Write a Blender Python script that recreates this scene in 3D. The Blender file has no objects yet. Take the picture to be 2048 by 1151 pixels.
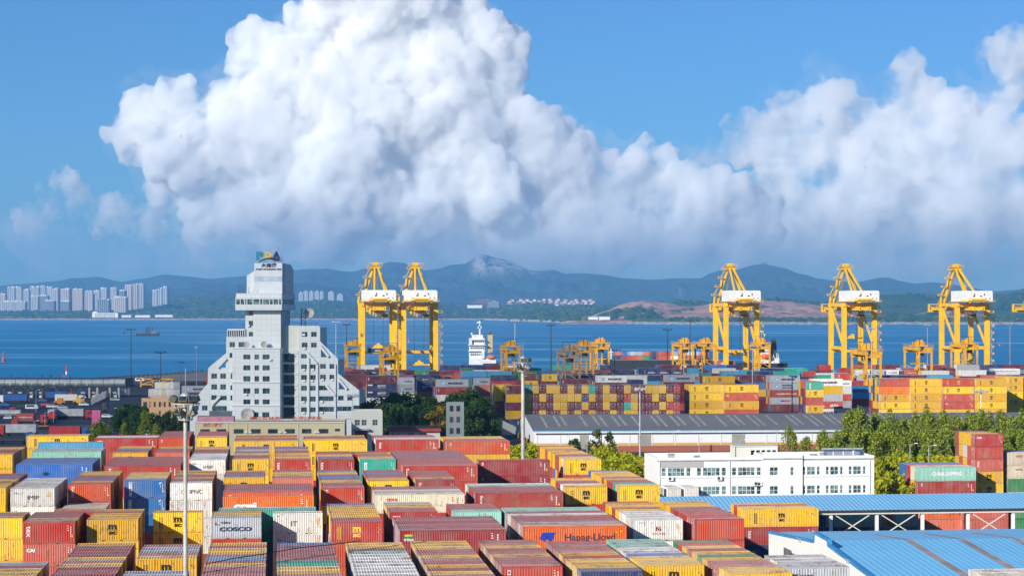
import bpy, bmesh, math, random, os
import numpy as np
from mathutils import Vector, Matrix
from mathutils.bvhtree import BVHTree
R=math.radians
C=bpy.context; COL=C.scene.collection; SC=C.scene
# ---------- where the camera stands and how a spot seen in the photograph (2048 x 1151) maps to the place ----------
F=3982.0; YH=622.0; H=40.5
A=R(6.75); UX,UY=math.cos(A),math.sin(A); VX,VY=-math.sin(A),math.cos(A)      # yard axes: along the rows, and away across them
SUN_EL=R(21.5); SUN_AZ=R(218)
def at(x,y,Y): return ((x-1024)/F*Y, Y, H-(y-YH)/F*Y)
def dist(y,z): return F*(H-z)/(y-YH)
def on(x,y,z): return at(x,y,dist(y,z))
def srgb(r,g,b): return tuple(((v/255+.055)/1.055)**2.4 if v>10 else v/3295 for v in (r,g,b))
# ---------- mesh helper ----------
class MB:
    def __init__(s): s.v=[];s.f=[];s.m=[];s.cur=0;s.c=[];s.col=None
    def mat(s,i): s.cur=i; return s
    def add(s,vs,fs):
        b=len(s.v); s.v.extend([tuple(q) for q in vs])
        for f in fs: s.f.append([i+b for i in f]); s.m.append(s.cur); s.c.append(s.col)
        return s
    def box(s,x0,x1,y0,y1,z0,z1):
        return s.add([(x0,y0,z0),(x1,y0,z0),(x1,y1,z0),(x0,y1,z0),(x0,y0,z1),(x1,y0,z1),(x1,y1,z1),(x0,y1,z1)],
            [(3,2,1,0),(4,5,6,7),(0,1,5,4),(1,2,6,5),(2,3,7,6),(3,0,4,7)])
    def quad(s,a,b,c,d): return s.add([a,b,c,d],[(0,1,2,3)])
    def cyl(s,p0,p1,r0,r1=None,n=8,cap=True):
        r1=r0 if r1 is None else r1; p0=Vector(p0);p1=Vector(p1); d=(p1-p0)
        if d.length<1e-6: return s
        d.normalize(); u=d.orthogonal().normalized(); w=d.cross(u)
        vs=[];
        for p,r in((p0,r0),(p1,r1)):
            for k in range(n):
                t=2*math.pi*k/n; vs.append(p+u*(r*math.cos(t))+w*(r*math.sin(t)))
        fs=[(k,(k+1)%n,n+(k+1)%n,n+k) for k in range(n)]
        if cap: fs+= [tuple(range(n-1,-1,-1)),tuple(range(n,2*n))]
        return s.add(vs,fs)
    def beam(s,p0,p1,w,h=None):       # a square bar between two points
        h=w if h is None else h; p0=Vector(p0);p1=Vector(p1); d=(p1-p0).normalized()
        up=Vector((0,0,1)) if abs(d.z)<.95 else Vector((0,1,0)); u=d.cross(up).normalized(); q=u.cross(d)
        vs=[]
        for p in(p0,p1):
            for a,b in((-1,-1),(1,-1),(1,1),(-1,1)): vs.append(p+u*(a*w/2)+q*(b*h/2))
        return s.add(vs,[(3,2,1,0),(4,5,6,7),(0,1,5,4),(1,2,6,5),(2,3,7,6),(3,0,4,7)])
    def prism(s,poly,y0,y1):          # outline in x,z run along y
        n=len(poly); vs=[(p[0],y0,p[1]) for p in poly]+[(p[0],y1,p[1]) for p in poly]
        return s.add(vs,[tuple(range(n)),tuple(range(2*n-1,n-1,-1))]+[((k+1)%n,k,n+k,n+(k+1)%n) for k in range(n)])
    def prismx(s,poly,x0,x1):         # outline in y,z run along x
        n=len(poly); vs=[(x0,p[0],p[1]) for p in poly]+[(x1,p[0],p[1]) for p in poly]
        return s.add(vs,[tuple(range(n-1,-1,-1)),tuple(range(n,2*n))]+[(k,(k+1)%n,n+(k+1)%n,n+k) for k in range(n)])
    def prismz(s,poly,z0,z1):         # outline in x,y run upward
        n=len(poly); vs=[(p[0],p[1],z0) for p in poly]+[(p[0],p[1],z1) for p in poly]
        return s.add(vs,[tuple(range(n-1,-1,-1)),tuple(range(n,2*n))]+[(k,(k+1)%n,n+(k+1)%n,n+k) for k in range(n)])
    def ball(s,c,r,n=8,sx=1,sy=1,sz=1):
        vs=[(c[0],c[1],c[2]-r*sz)]; m=max(3,n//2)
        for i in range(1,m):
            t=math.pi*i/m
            for k in range(n): p=2*math.pi*k/n; vs.append((c[0]+r*sx*math.sin(t)*math.cos(p),c[1]+r*sy*math.sin(t)*math.sin(p),c[2]-r*sz*math.cos(t)))
        vs.append((c[0],c[1],c[2]+r*sz)); fs=[]
        for k in range(n): fs.append((0,1+(k+1)%n,1+k))
        for i in range(m-2):
            for k in range(n): a=1+i*n+k; b=1+i*n+(k+1)%n; fs.append((a,b,b+n,a+n))
        e=len(vs)-1; o=1+(m-2)*n
        for k in range(n): fs.append((o+k,o+(k+1)%n,e))
        return s.add(vs,fs)
    def mesh(s,name,mats,smooth=False):
        me=bpy.data.meshes.new(name); me.from_pydata(s.v,[],s.f)
        for m in (mats if isinstance(mats,(list,tuple)) else [mats]): me.materials.append(m)
        me.polygons.foreach_set('material_index',s.m)
        if smooth: me.polygons.foreach_set('use_smooth',[True]*len(s.f))
        if any(c is not None for c in s.c):
            at_=me.color_attributes.new('paint','FLOAT_COLOR','CORNER'); arr=[]
            for f,c in zip(s.f,s.c): arr.extend(list((*(c or (.5,.5,.5)),1.0))*len(f))
            at_.data.foreach_set('color',arr)
        me.update(); return me
    def build(s,name,mats,parent=None,smooth=False):
        return link(name,s.mesh(name,mats,smooth),parent)
def link(name,me,parent=None,color=None):
    o=bpy.data.objects.new(name,me); COL.objects.link(o)
    if parent is not None: o.parent=parent
    if color is not None: o.color=(*color,1)
    return o
def tag(o,label,cat,group=None):
    o['label']=label; o['category']=cat
    if group: o['group']=group
    return o
def thing(name,label,cat,loc=(0,0,0),rz=0.0,group=None):
    o=bpy.data.objects.new(name,None); COL.objects.link(o); o.location=loc; o.rotation_euler=(0,0,rz); o.empty_display_size=.1
    return tag(o,label,cat,group)
def kind(o,k): o['kind']=k; return o
_kids=None
def copy_tree(root,loc,rz,label,group=None,kids=None):
    r=root.copy(); COL.objects.link(r); r.location=loc; r.rotation_euler=(0,0,rz); r['label']=label
    if group: r['group']=group
    for ch in list(root.children):
        c=ch.copy(); COL.objects.link(c); c.parent=r
        for g in list(ch.children):
            d=g.copy(); COL.objects.link(d); d.parent=c
    return r
# ---------- outlines with openings (walls with real window reveals), and lettering ----------
def curve_mesh(name,splines,depth,mats):
    cu=bpy.data.curves.new('outline','CURVE'); cu.dimensions='2D'; cu.fill_mode='BOTH'; cu.extrude=depth/2
    for pts in splines:
        sp=cu.splines.new('POLY'); sp.points.add(len(pts)-1); sp.use_cyclic_u=True
        for p,q in zip(sp.points,pts): p.co=(q[0],q[1],0,1)
    ob=bpy.data.objects.new('outline',cu); COL.objects.link(ob); dg=C.evaluated_depsgraph_get()
    me=bpy.data.meshes.new_from_object(ob.evaluated_get(dg)); bpy.data.objects.remove(ob); bpy.data.curves.remove(cu)
    me.transform(Matrix(((1,0,0,0),(0,0,-1,depth/2),(0,1,0,0),(0,0,0,1))))      # outline x,y -> x,z ; front at y=0, back at y=depth
    me.name=name; me.materials.clear()
    for m in (mats if isinstance(mats,(list,tuple)) else [mats]): me.materials.append(m)
    return me
def rect(x0,x1,z0,z1): return [(x0,z0),(x1,z0),(x1,z1),(x0,z1)]
_tx={}
def text_data(s,bold=0.0):
    k=(s,bold)
    if k in _tx: return _tx[k]
    cu=bpy.data.curves.new('text','FONT'); cu.body=s; cu.size=1; cu.align_x='CENTER'; cu.align_y='CENTER'; cu.offset=bold; cu.resolution_u=3
    ob=bpy.data.objects.new('text',cu); COL.objects.link(ob); dg=C.evaluated_depsgraph_get()
    me=bpy.data.meshes.new_from_object(ob.evaluated_get(dg)); bpy.data.objects.remove(ob); bpy.data.curves.remove(cu)
    vs=[(v.co.x,v.co.y) for v in me.vertices]; fs=[list(p.vertices) for p in me.polygons]; bpy.data.meshes.remove(me)
    if vs:
        x0,x1=min(v[0] for v in vs),max(v[0] for v in vs); z0,z1=min(v[1] for v in vs),max(v[1] for v in vs)
        vs=[((x-(x0+x1)/2),(z-(z0+z1)/2)) for x,z in vs]; wh=(x1-x0,z1-z0)
    else: wh=(1,1)
    _tx[k]=(vs,fs,wh); return _tx[k]
def put_text(mb,s,cx,cz,w,h,y,bold=.02,rot=0,mat=0):   # lettering w wide and h tall, facing -y
    vs,fs,(tw,th)=text_data(s,bold)
    if not vs: return
    kx=w/tw; kz=h/th; mb.mat(mat); out=[]
    for x,z in vs:
        x*=kx; z*=kz
        if rot==1: x,z=-z,x
        elif rot==-1: x,z=z,-x
        out.append((cx+x,y,cz+z))
    mb.add(out,fs)
# ---------- materials ----------
class NT:
    def __init__(s,name):
        s.m=bpy.data.materials.new(name); s.m.use_nodes=True; s.t=s.m.node_tree; s.N=s.t.nodes; s.L=s.t.links; s.N.clear()
        s.out=s.N.new('ShaderNodeOutputMaterial'); s.b=s.N.new('ShaderNodeBsdfPrincipled'); s.L.new(s.b.outputs[0],s.out.inputs[0])
    def nd(s,t,**k):
        n=s.N.new(t)
        for a,b in k.items(): setattr(n,a,b)
        return n
    def con(s,v,i):
        if hasattr(v,'is_output'): s.L.new(v,i)
        elif isinstance(v,tuple) and i.type=='RGBA' and len(v)==3: i.default_value=(*v,1)
        else: i.default_value=v
    def math(s,op,a,b=0.0,c=0.0,clamp=False):
        n=s.nd('ShaderNodeMath',operation=op,use_clamp=clamp)
        for i,v in enumerate((a,b,c)): s.con(v,n.inputs[i])
        return n.outputs[0]
    def rng(s,x,a,b,c=0.0,d=1.0):
        n=s.nd('ShaderNodeMapRange',interpolation_type='SMOOTHSTEP'); s.con(x,n.inputs[0])
        for i,v in zip((1,2,3,4),(a,b,c,d)): n.inputs[i].default_value=v
        return n.outputs[0]
    def mix(s,f,a,b,blend='MIX'):
        n=s.nd('ShaderNodeMix',data_type='RGBA',blend_type=blend); s.con(f,n.inputs[0]); s.con(a,n.inputs[6]); s.con(b,n.inputs[7]); return n.outputs[2]
    def noise(s,vec,scale,detail=4,rough=.55,dim='3D'):
        n=s.nd('ShaderNodeTexNoise',noise_dimensions=dim); s.con(vec,n.inputs['Vector']); n.inputs['Scale'].default_value=scale; n.inputs['Detail'].default_value=detail; n.inputs['Roughness'].default_value=rough; return n.outputs['Fac']
    def vmul(s,v,k):
        n=s.nd('ShaderNodeVectorMath',operation='MULTIPLY'); s.con(v,n.inputs[0]); n.inputs[1].default_value=k; return n.outputs[0]
    def obj(s): return s.nd('ShaderNodeTexCoord').outputs['Object']
    def pos(s): return s.nd('ShaderNodeNewGeometry').outputs['Position']
    def sep(s,v):
        n=s.nd('ShaderNodeSeparateXYZ'); s.con(v,n.inputs[0]); return n.outputs
    def bump(s,h,dist=.02,st=.6):
        n=s.nd('ShaderNodeBump'); s.con(h,n.inputs['Height']); n.inputs['Distance'].default_value=dist; n.inputs['Strength'].default_value=st; s.L.new(n.outputs[0],s.b.inputs['Normal'])
    def fin(s,col=None,rough=.6,metal=0.0,spec=.4):
        if col is not None: s.con(col,s.b.inputs['Base Color'])
        s.con(rough,s.b.inputs['Roughness']); s.b.inputs['Metallic'].default_value=metal; s.b.inputs['Specular IOR Level'].default_value=spec; return s.m
_M={}
def plain(name,col,rough=.6,metal=0.0,var=.12,scale=.6,spec=.4):      # painted surface with uneven tone
    if name in _M: return _M[name]
    n=NT(name); f=n.noise(n.pos(),scale,5,.6); d=tuple(c*(1-var*1.6) for c in col); l=tuple(min(1,c*(1+var)) for c in col)
    _M[name]=n.fin(n.mix(n.rng(f,.3,.7),d,l),rough,metal,spec); return _M[name]
def container_mat(name,src,roof):
    n=NT(name)
    if src=='object':
        oi=n.nd('ShaderNodeObjectInfo'); col=oi.outputs['Color']; rnd=oi.outputs['Random']
    else:
        at_=n.nd('ShaderNodeVertexColor'); at_.layer_name='paint'; col=at_.outputs['Color']; rnd=.37
    p=n.obj() if src=='object' else n.pos()
    ad=n.nd('ShaderNodeVectorMath',operation='ADD'); n.con(p,ad.inputs[0])
    if src=='object':
        cb=n.nd('ShaderNodeCombineXYZ'); k=n.math('MULTIPLY',rnd,97.0); n.con(k,cb.inputs[0]); n.con(k,cb.inputs[1]); n.con(cb.outputs[0],ad.inputs[1])
    pv=ad.outputs[0]
    big=n.noise(pv,.35,4,.6); fine=n.noise(pv,2.6,5,.65)
    streak=n.noise(n.vmul(pv,(3.0,3.0,.35)),1.2,4,.6)
    hs=n.nd('ShaderNodeHueSaturation'); n.con(col,hs.inputs['Color'])
    n.con(n.math('MULTIPLY_ADD',rnd,.02,.49),hs.inputs['Hue']); n.con(n.math('MULTIPLY_ADD',rnd,.36,.76),hs.inputs['Value']); hs.inputs['Saturation'].default_value=1.0
    c=hs.outputs[0]
    if src=='object':
        wn=n.nd('ShaderNodeTexWhiteNoise',noise_dimensions='1D'); n.con(n.math('ADD',n.math('FLOOR',n.math('MULTIPLY',n.sep(n.obj())[0],.82)),n.math('MULTIPLY',rnd,53.0)),wn.inputs['W']); c=n.mix(n.math('MULTIPLY',n.math('POWER',wn.outputs['Value'],3.0),.22),c,(.30,.24,.20))
    if roof:
        c=n.mix(n.math('MULTIPLY_ADD',rnd,.36,.16) if src=='object' else .34,c,(.58,.50,.49)); c=n.mix(n.rng(big,.35,.7,.0,.34),c,(.58,.52,.48))  # roof paint paled: weathering, plus sky light from above put into the colour
        rust=n.rng(n.math('MULTIPLY_ADD',big,.55,n.math('MULTIPLY',fine,.6)),.57,.70,.0,.8); c=n.mix(rust,c,(.15,.075,.04))
        return n.fin(c,.75,0,.25)
    c=n.mix(n.rng(big,.35,.75,.0,.22),c,(.42,.37,.34)); ss=n.sep(p); low=n.math('MULTIPLY',n.rng(ss[2],.0,.7,.5,0.0),n.rng(streak,.3,.7)) if src=='object' else 0.0; c=n.mix(low,c,(.20,.12,.08))
    rust=n.rng(n.math('MULTIPLY_ADD',streak,.6,n.math('MULTIPLY',fine,.5)),.57,.72,.0,.75); c=n.mix(rust,c,(.19,.085,.035))
    return n.fin(c,.5,0,.35)
def gray(name,v,**k): return plain(name,(v,v*1.0,v*1.02),**k)
M=dict(
 paint=container_mat('container_paint','object',False), roof=container_mat('container_roof','object',True),
 paint2=container_mat('container_paint_many','attr',False), roof2=container_mat('container_roof_many','attr',True),
 ink=plain('ink_black',(.015,.015,.018),.6,0,.05), white=plain('paint_white',(.78,.78,.76),.55,0,.06), inkred=plain('ink_red',(.5,.02,.02)), inkblue=plain('ink_blue',(.02,.05,.42)),
 inknavy=plain('ink_navy',(.012,.03,.09)), inkyellow=plain('ink_yellow',(.8,.55,.05)), inklblue=plain('ink_light_blue',(.12,.45,.75)), inkteal=plain('ink_teal',(.02,.25,.38)), inkgreen=plain('ink_green',(.02,.25,.08)), inkorange=plain('ink_orange',(.8,.3,.02)),
 steel=plain('galvanised_steel',(.42,.43,.44),.5,.3), dark=plain('dark_steel',(.05,.05,.055),.5), glass=None)
n=NT('window_glass'); f=n.noise(n.pos(),.35,2,.5); M['glass']=n.fin(n.mix(n.rng(f,.35,.65),(.012,.03,.045),(.05,.10,.12)),.08,0,.7)
n=NT('window_glass_green'); f=n.noise(n.pos(),.8,2,.5); M['glassg']=n.fin(n.mix(n.rng(f,.4,.6),(.02,.05,.06),(.16,.27,.28)),.1,0,.7)
M['wallw']=None
def wall_mat(name,col,stain=.5,scale=.25,dirt=(.28,.25,.22),joint=0):
    n=NT(name); p=n.pos(); a=n.noise(p,scale,5,.6); st=n.noise(n.vmul(p,(1.0,1.0,.12)),1.3,4,.6)
    c=n.mix(n.rng(a,.3,.75,0,.22),col,tuple(x*.82 for x in col)); c=n.mix(n.rng(st,.55,.8,0,stain*.5),c,dirt)
    if joint:
        q=n.sep(n.obj()); j=n.math('MAXIMUM',n.math('LESS_THAN',n.math('FRACT',n.math('DIVIDE',q[2],joint)),.05),n.math('LESS_THAN',n.math('FRACT',n.math('DIVIDE',q[0],joint*.9)),.04)); c=n.mix(n.math('MULTIPLY',j,.45),c,dirt)
    return n.fin(c,.75,0,.2)
M['wallw']=wall_mat('white_render',(.80,.80,.78),.55); M['tower']=wall_mat('tower_cladding',(.66,.70,.69),.8,.25,(.28,.27,.25),1.65); M['tower2']=wall_mat('tower_pale_panel',(.72,.75,.74),.65,.25,(.30,.29,.27),1.65)
M['tan']=wall_mat('tan_render',(.62,.54,.33),.5); M['peach']=wall_mat('peach_render',(.60,.38,.20),.5); M['concrete']=wall_mat('concrete',(.42,.42,.40),.7); M['greywall']=wall_mat('grey_green_render',(.22,.26,.26),.6)
M['shedw']=wall_mat('warehouse_white',(.70,.71,.74),.35); M['yband']=wall_mat('yellow_band',(.58,.36,.10),.4); M['redb']=plain('red_trim',(.42,.06,.06),.6); M['cream']=wall_mat('cream_render',(.68,.66,.58),.5)
def ribbed(name,col,pitch,axis=0,depth=.03,var=.1,rough=.45,dirt=.25):
    n=NT(name); p=n.obj(); s=n.sep(p)[axis]; w=n.math('SINE',n.math('MULTIPLY',s,2*math.pi/pitch))
    a=n.noise(p,.08,5,.6); b=n.noise(n.vmul(p,(2.0 if axis==0 else .3,.3 if axis==0 else 2.0,1.0)),.5,4,.6)
    c=n.mix(n.rng(a,.3,.7,0,.35),col,tuple(x*(1-var*1.5) for x in col)); c=n.mix(n.rng(b,.55,.8,0,dirt),c,(.35,.30,.27))
    n.bump(w,depth,.8); return n.fin(c,rough,0,.35)
M['bluer']=ribbed('blue_ribbed_sheet',(.22,.60,.88),.9,0,.018,.16); M['bluer2']=ribbed('pale_blue_sheet',(.25,.58,.84),.75,0,.035,.16); M['darkroof']=ribbed('dark_ribbed_sheet',(.19,.185,.185),.8,0,.03,.25,.6,.3)
M['blue']=plain('blue_trim',(.05,.28,.55),.45); M['skylight']=plain('aged_skylight',(.42,.30,.24),.5,0,.2,.3); M['skylight2']=plain('aged_skylight_pale',(.40,.37,.28),.5,0,.2,.3)
M['brick']=wall_mat('red_brick',(.34,.11,.07),.5,1.0)
M['sts']=plain('crane_yellow',(.88,.50,.012),.45,0,.08,.2); M['rtg']=plain('gantry_orange_yellow',(.72,.36,.015),.5,0,.14,.3); M['rtgold']=plain('weathered_gantry',(.36,.25,.15),.6,0,.2,.3)
M['tyre']=plain('tyre_rubber',(.02,.02,.02),.8); M['carw']=plain('white_car_paint',(.75,.76,.78),.3); M['carb']=plain('dark_car_paint',(.03,.035,.05),.3); M['cars']=plain('silver_car_paint',(.45,.47,.5),.3)
M['redp']=plain('red_vehicle_paint',(.45,.03,.03),.4); M['bluep']=plain('blue_vehicle_paint',(.02,.10,.35),.4); M['orangep']=plain('orange_vehicle_paint',(.6,.2,.02),.5); M['pink']=plain('pink_paint',(.62,.10,.28),.5); M['pinkp']=plain('pale_pink_panel',(.55,.26,.30),.6)
M['hull']=plain('dark_hull',(.025,.03,.045),.5); M['shipw']=plain('ship_white',(.66,.67,.66),.4); M['funnel']=plain('funnel_tan',(.50,.38,.20),.5); M['lifeb']=plain('lifeboat_orange',(.75,.14,.05),.5)
M['deckg']=plain('deck_green',(.08,.28,.14),.6)
# ground: worn asphalt and concrete
n=NT('yard_asphalt'); p=n.pos(); a=n.noise(p,.02,5,.6); b=n.noise(p,.4,5,.65); cr=n.noise(p,.07,6,.7)
c=n.mix(n.rng(a,.35,.65),(.034,.040,.056),(.066,.072,.088)); c=n.mix(n.rng(b,.45,.75,0,.5),c,(.035,.037,.045)); c=n.mix(n.rng(cr,.58,.7,0,.5),c,(.16,.15,.14)); n.bump(b,.02,.3); M['asphalt']=n.fin(c,.85,0,.25)
n=NT('quay_concrete'); p=n.pos(); a=n.noise(p,.03,5,.6); b=n.noise(p,.3,5,.65); c=n.mix(n.rng(a,.35,.65),(.13,.13,.14),(.20,.19,.185)); c=n.mix(n.rng(b,.5,.75,0,.4),c,(.07,.07,.07)); M['quayc']=n.fin(c,.85,0,.25)
# sea: wind-ruffled, with smooth slicks lying across it
n=NT('sea_water'); p=n.pos(); q=n.vmul(p,(.0011,.0045,1.0)); sl=n.noise(q,1.0,6,.62); sl2=n.noise(n.vmul(p,(.004,.03,1.0)),1.0,4,.6)
r1=n.noise(n.vmul(p,(.10,.16,1.0)),1.0,4,.65); r2=n.noise(n.vmul(p,(.02,.05,1.0)),1.0,4,.6)
slick=n.rng(n.math('MULTIPLY_ADD',sl2,.35,n.math('MULTIPLY',sl,.75)),.56,.66)
n.bump(n.math('MULTIPLY_ADD',r2,2.5,r1),1.4,.9)
c=n.mix(slick,(.004,.20,.41),(.14,.40,.58)); M['sea']=n.fin(c,n.math('MULTIPLY_ADD',slick,-.12,.42),0,.16)
# far land: woods, grass and bare earth
def land(name,veg1,veg2,bare,bt,scale,rock=None):
    n=NT(name); p=n.pos(); a=n.noise(p,scale,6,.62); b=n.noise(p,scale*6,5,.65); d=n.noise(p,scale*2.2,6,.6)
    c=n.mix(n.rng(a,.4,.6),veg1,veg2); c=n.mix(n.rng(b,.40,.68,0,.7),c,tuple(x*.45 for x in veg1)); c=n.mix(n.rng(d,bt,bt+.05),c,bare)
    if rock:
        s=n.sep(p); g=n.math('MULTIPLY',n.rng(s[2],rock[0],rock[1]),n.math('MULTIPLY',n.rng(s[0],rock[2],rock[2]+150),n.rng(s[0],rock[3],rock[3]+250,1.0,0.0))); rr=n.noise(p,.010,5,.7); c=n.mix(n.math('MULTIPLY',g,n.rng(rr,.40,.52)),c,(.50,.44,.42))
    return n.fin(c,.95,0,.05)
M['mount']=land('mountain_woods',(.025,.055,.05),(.04,.075,.06),(.30,.24,.18),.74,.0012,(330,560,-480,150))
M['hillw']=land('near_hill_woods',(.03,.085,.03),(.08,.13,.045),(.36,.26,.17),.66,.0022)
M['shore']=land('shore_scrub',(.045,.07,.03),(.10,.11,.05),(.28,.22,.16),.56,.003)
M['bare']=land('bare_earth_hill',(.46,.25,.18),(.54,.34,.25),(.06,.09,.035),.60,.003)
M['rocks']=plain('riprap_stone',(.40,.35,.30),.9,0,.35,.05)
# ---------- camera, sun, sky, air ----------
rnd=random.Random(7)
def camera():
    c=bpy.data.cameras.new('camera'); o=bpy.data.objects.new('camera',c); COL.objects.link(o)
    c.sensor_width=36; c.lens=F/2048*36; o.location=(0,0,H); o.rotation_euler=(R(90),0,0); c.shift_y=(YH-575.5)/2048; c.clip_start=1; c.clip_end=90000
    SC.camera=o
def light():
    l=bpy.data.lights.new('sun','SUN'); l.energy=SUN_E; l.angle=R(.5); l.color=(1,.93,.82); lo=bpy.data.objects.new('sun',l); COL.objects.link(lo)
    d=Vector((math.sin(SUN_AZ)*math.cos(SUN_EL),math.cos(SUN_AZ)*math.cos(SUN_EL),math.sin(SUN_EL))); lo.rotation_euler=d.to_track_quat('Z','Y').to_euler()
    w=bpy.data.worlds.new("World"); SC.world=w; w.use_nodes=True; nt=w.node_tree
    s=nt.nodes.new('ShaderNodeTexSky'); s.sky_type='NISHITA'; s.sun_disc=False; s.sun_elevation=SUN_EL; s.sun_rotation=SUN_AZ
    s.ozone_density=3.0; s.dust_density=0.3; s.air_density=1.0; s.altitude=0
    v=nt.nodes.new('ShaderNodeVectorMath'); v.operation='MULTIPLY'; v.inputs[1].default_value=SKY_TINT
    nt.links.new(s.outputs[0],v.inputs[0]); b=nt.nodes['Background']; nt.links.new(v.outputs[0],b.inputs[0]); b.inputs[1].default_value=SKY_E
SUN_E=5.0; SKY_E=.080; SKY_TINT=(.40,.74,1.16)
HAZE=5.4e-5
def haze():
    m=bpy.data.materials.new('haze_air'); m.use_nodes=True; t=m.node_tree; t.nodes.clear()
    v=t.nodes.new('ShaderNodeVolumePrincipled'); v.inputs['Color'].default_value=(.28,.63,1.0,1); v.inputs['Density'].default_value=HAZE; v.inputs['Anisotropy'].default_value=.1
    o=t.nodes.new('ShaderNodeOutputMaterial'); t.links.new(v.outputs[0],o.inputs['Volume'])
    b=MB().box(-15000,15000,-150,25500,-11,790).build('haze',m); kind(b,'stuff')
# ---------- sea, ground, far land ----------
from mathutils import noise as mn
def fbm(x,y,s,o=5): return mn.fractal(Vector((x/s,y/s,1.7)),1.0,2.0,o)
def sea():
    xs=[-16000,16000]; b=MB(); b.quad((-16000,500,-4),(16000,500,-4),(16000,25000,-4),(-16000,25000,-4)); kind(b.build('sea_water',M['sea']),'structure')
def ground():
    p=[(-700,-120),(700,-120),(900,1336),(150,1250),(-118,1216),(-128,1372),(-205,1362),(-260,1202),(-700,1120)]
    b=MB().prismz(p,-9,0); kind(b.build('yard_ground',M['asphalt']),'structure')
    q=[(-258,1150),(-128,1170),(-118,1100),(880,1200),(898,1332),(150,1246),(-122,1212),(-132,1366),(-202,1357)]
    kind(MB().prismz(q,-.5,.004).build('quay_apron',M['quayc']),'structure')
def interp(pts,x):
    if x<=pts[0][0]: return pts[0][1]
    for (a,b),(c,d) in zip(pts,pts[1:]):
        if x<=c:
            t=(x-a)/(c-a); t=t*t*(3-2*t)*.5+t*.5; return b+(d-b)*t
    return pts[-1][1]
SHORE=[(-600,9950),(960,9950),(1010,9500),(1080,8300),(1150,7350),(1230,6800),(1400,6600),(2700,6500)]
def land_z(x,Y):
    d=Y-interp(SHORE,x)
    if d<0: return -6
    s=lambda a,b,t: (lambda q:q*q*(3-2*q))(min(1,max(0,(t-a)/(b-a))))
    z=-5+8.5*s(0,70,d)+(30 if x<1100 else 10)*s(150,1100,d)+55*s(1300,4500,d)
    return z+fbm((x-1024)/F*Y,Y,420)*5*s(100,500,d)
def grid(name,xs,rows,zf,mat):
    vs=[];n=len(xs)
    for r in range(len(rows(xs[0]))):
        for x in xs:
            Y=rows(x)[r]; vs.append(((x-1024)/F*Y,Y,zf(x,Y,r)))
    m=len(vs)//n; fs=[(j*n+i,j*n+i+1,(j+1)*n+i+1,(j+1)*n+i) for j in range(m-1) for i in range(n-1)]
    me=bpy.data.meshes.new(name); me.from_pydata(vs,[],fs); me.materials.append(mat); me.polygons.foreach_set('use_smooth',[True]*len(fs)); me.update()
    return kind(link(name,me),'structure')
def ridge(name,Yc,Yf,sil,mat,spur=.30,step=6,nrow=34,jag=1.0,back=3000,noise_s=900):
    xs=list(np.arange(sil[0][0],sil[-1][0]+.1,step))
    ts=[k/nrow for k in range(nrow+1)]+[1.25,1.6,2.0]
    def rows(x): return [Yf+(Yc-Yf)*t if t<=1 else Yc+back*(t-1) for t in ts]
    def zf(x,Y,r):
        t=ts[r]; top=H+(YH-interp(sil,x))/F*Yc; X=(x-1024)/F*Y
        top+=fbm(X,Yc,noise_s*.35)*jag*top*.03
        base=-8 if r==0 else 0
        e=min(1,max(0,min(x-sil[0][0],sil[-1][0]-x)/60)); 
        if t<=1:
            g=t*t*(3-2*t)*.55+t*.45; k=1-min(.75,spur*1.6*abs(fbm(X,Y,noise_s)))*4*t*(1-t)
            return base+(top-base)*g*k
        return base+(top-base)*max(0,1-(t-1)**1.2)
    return grid(name,xs,rows,zf,mat)
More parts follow.
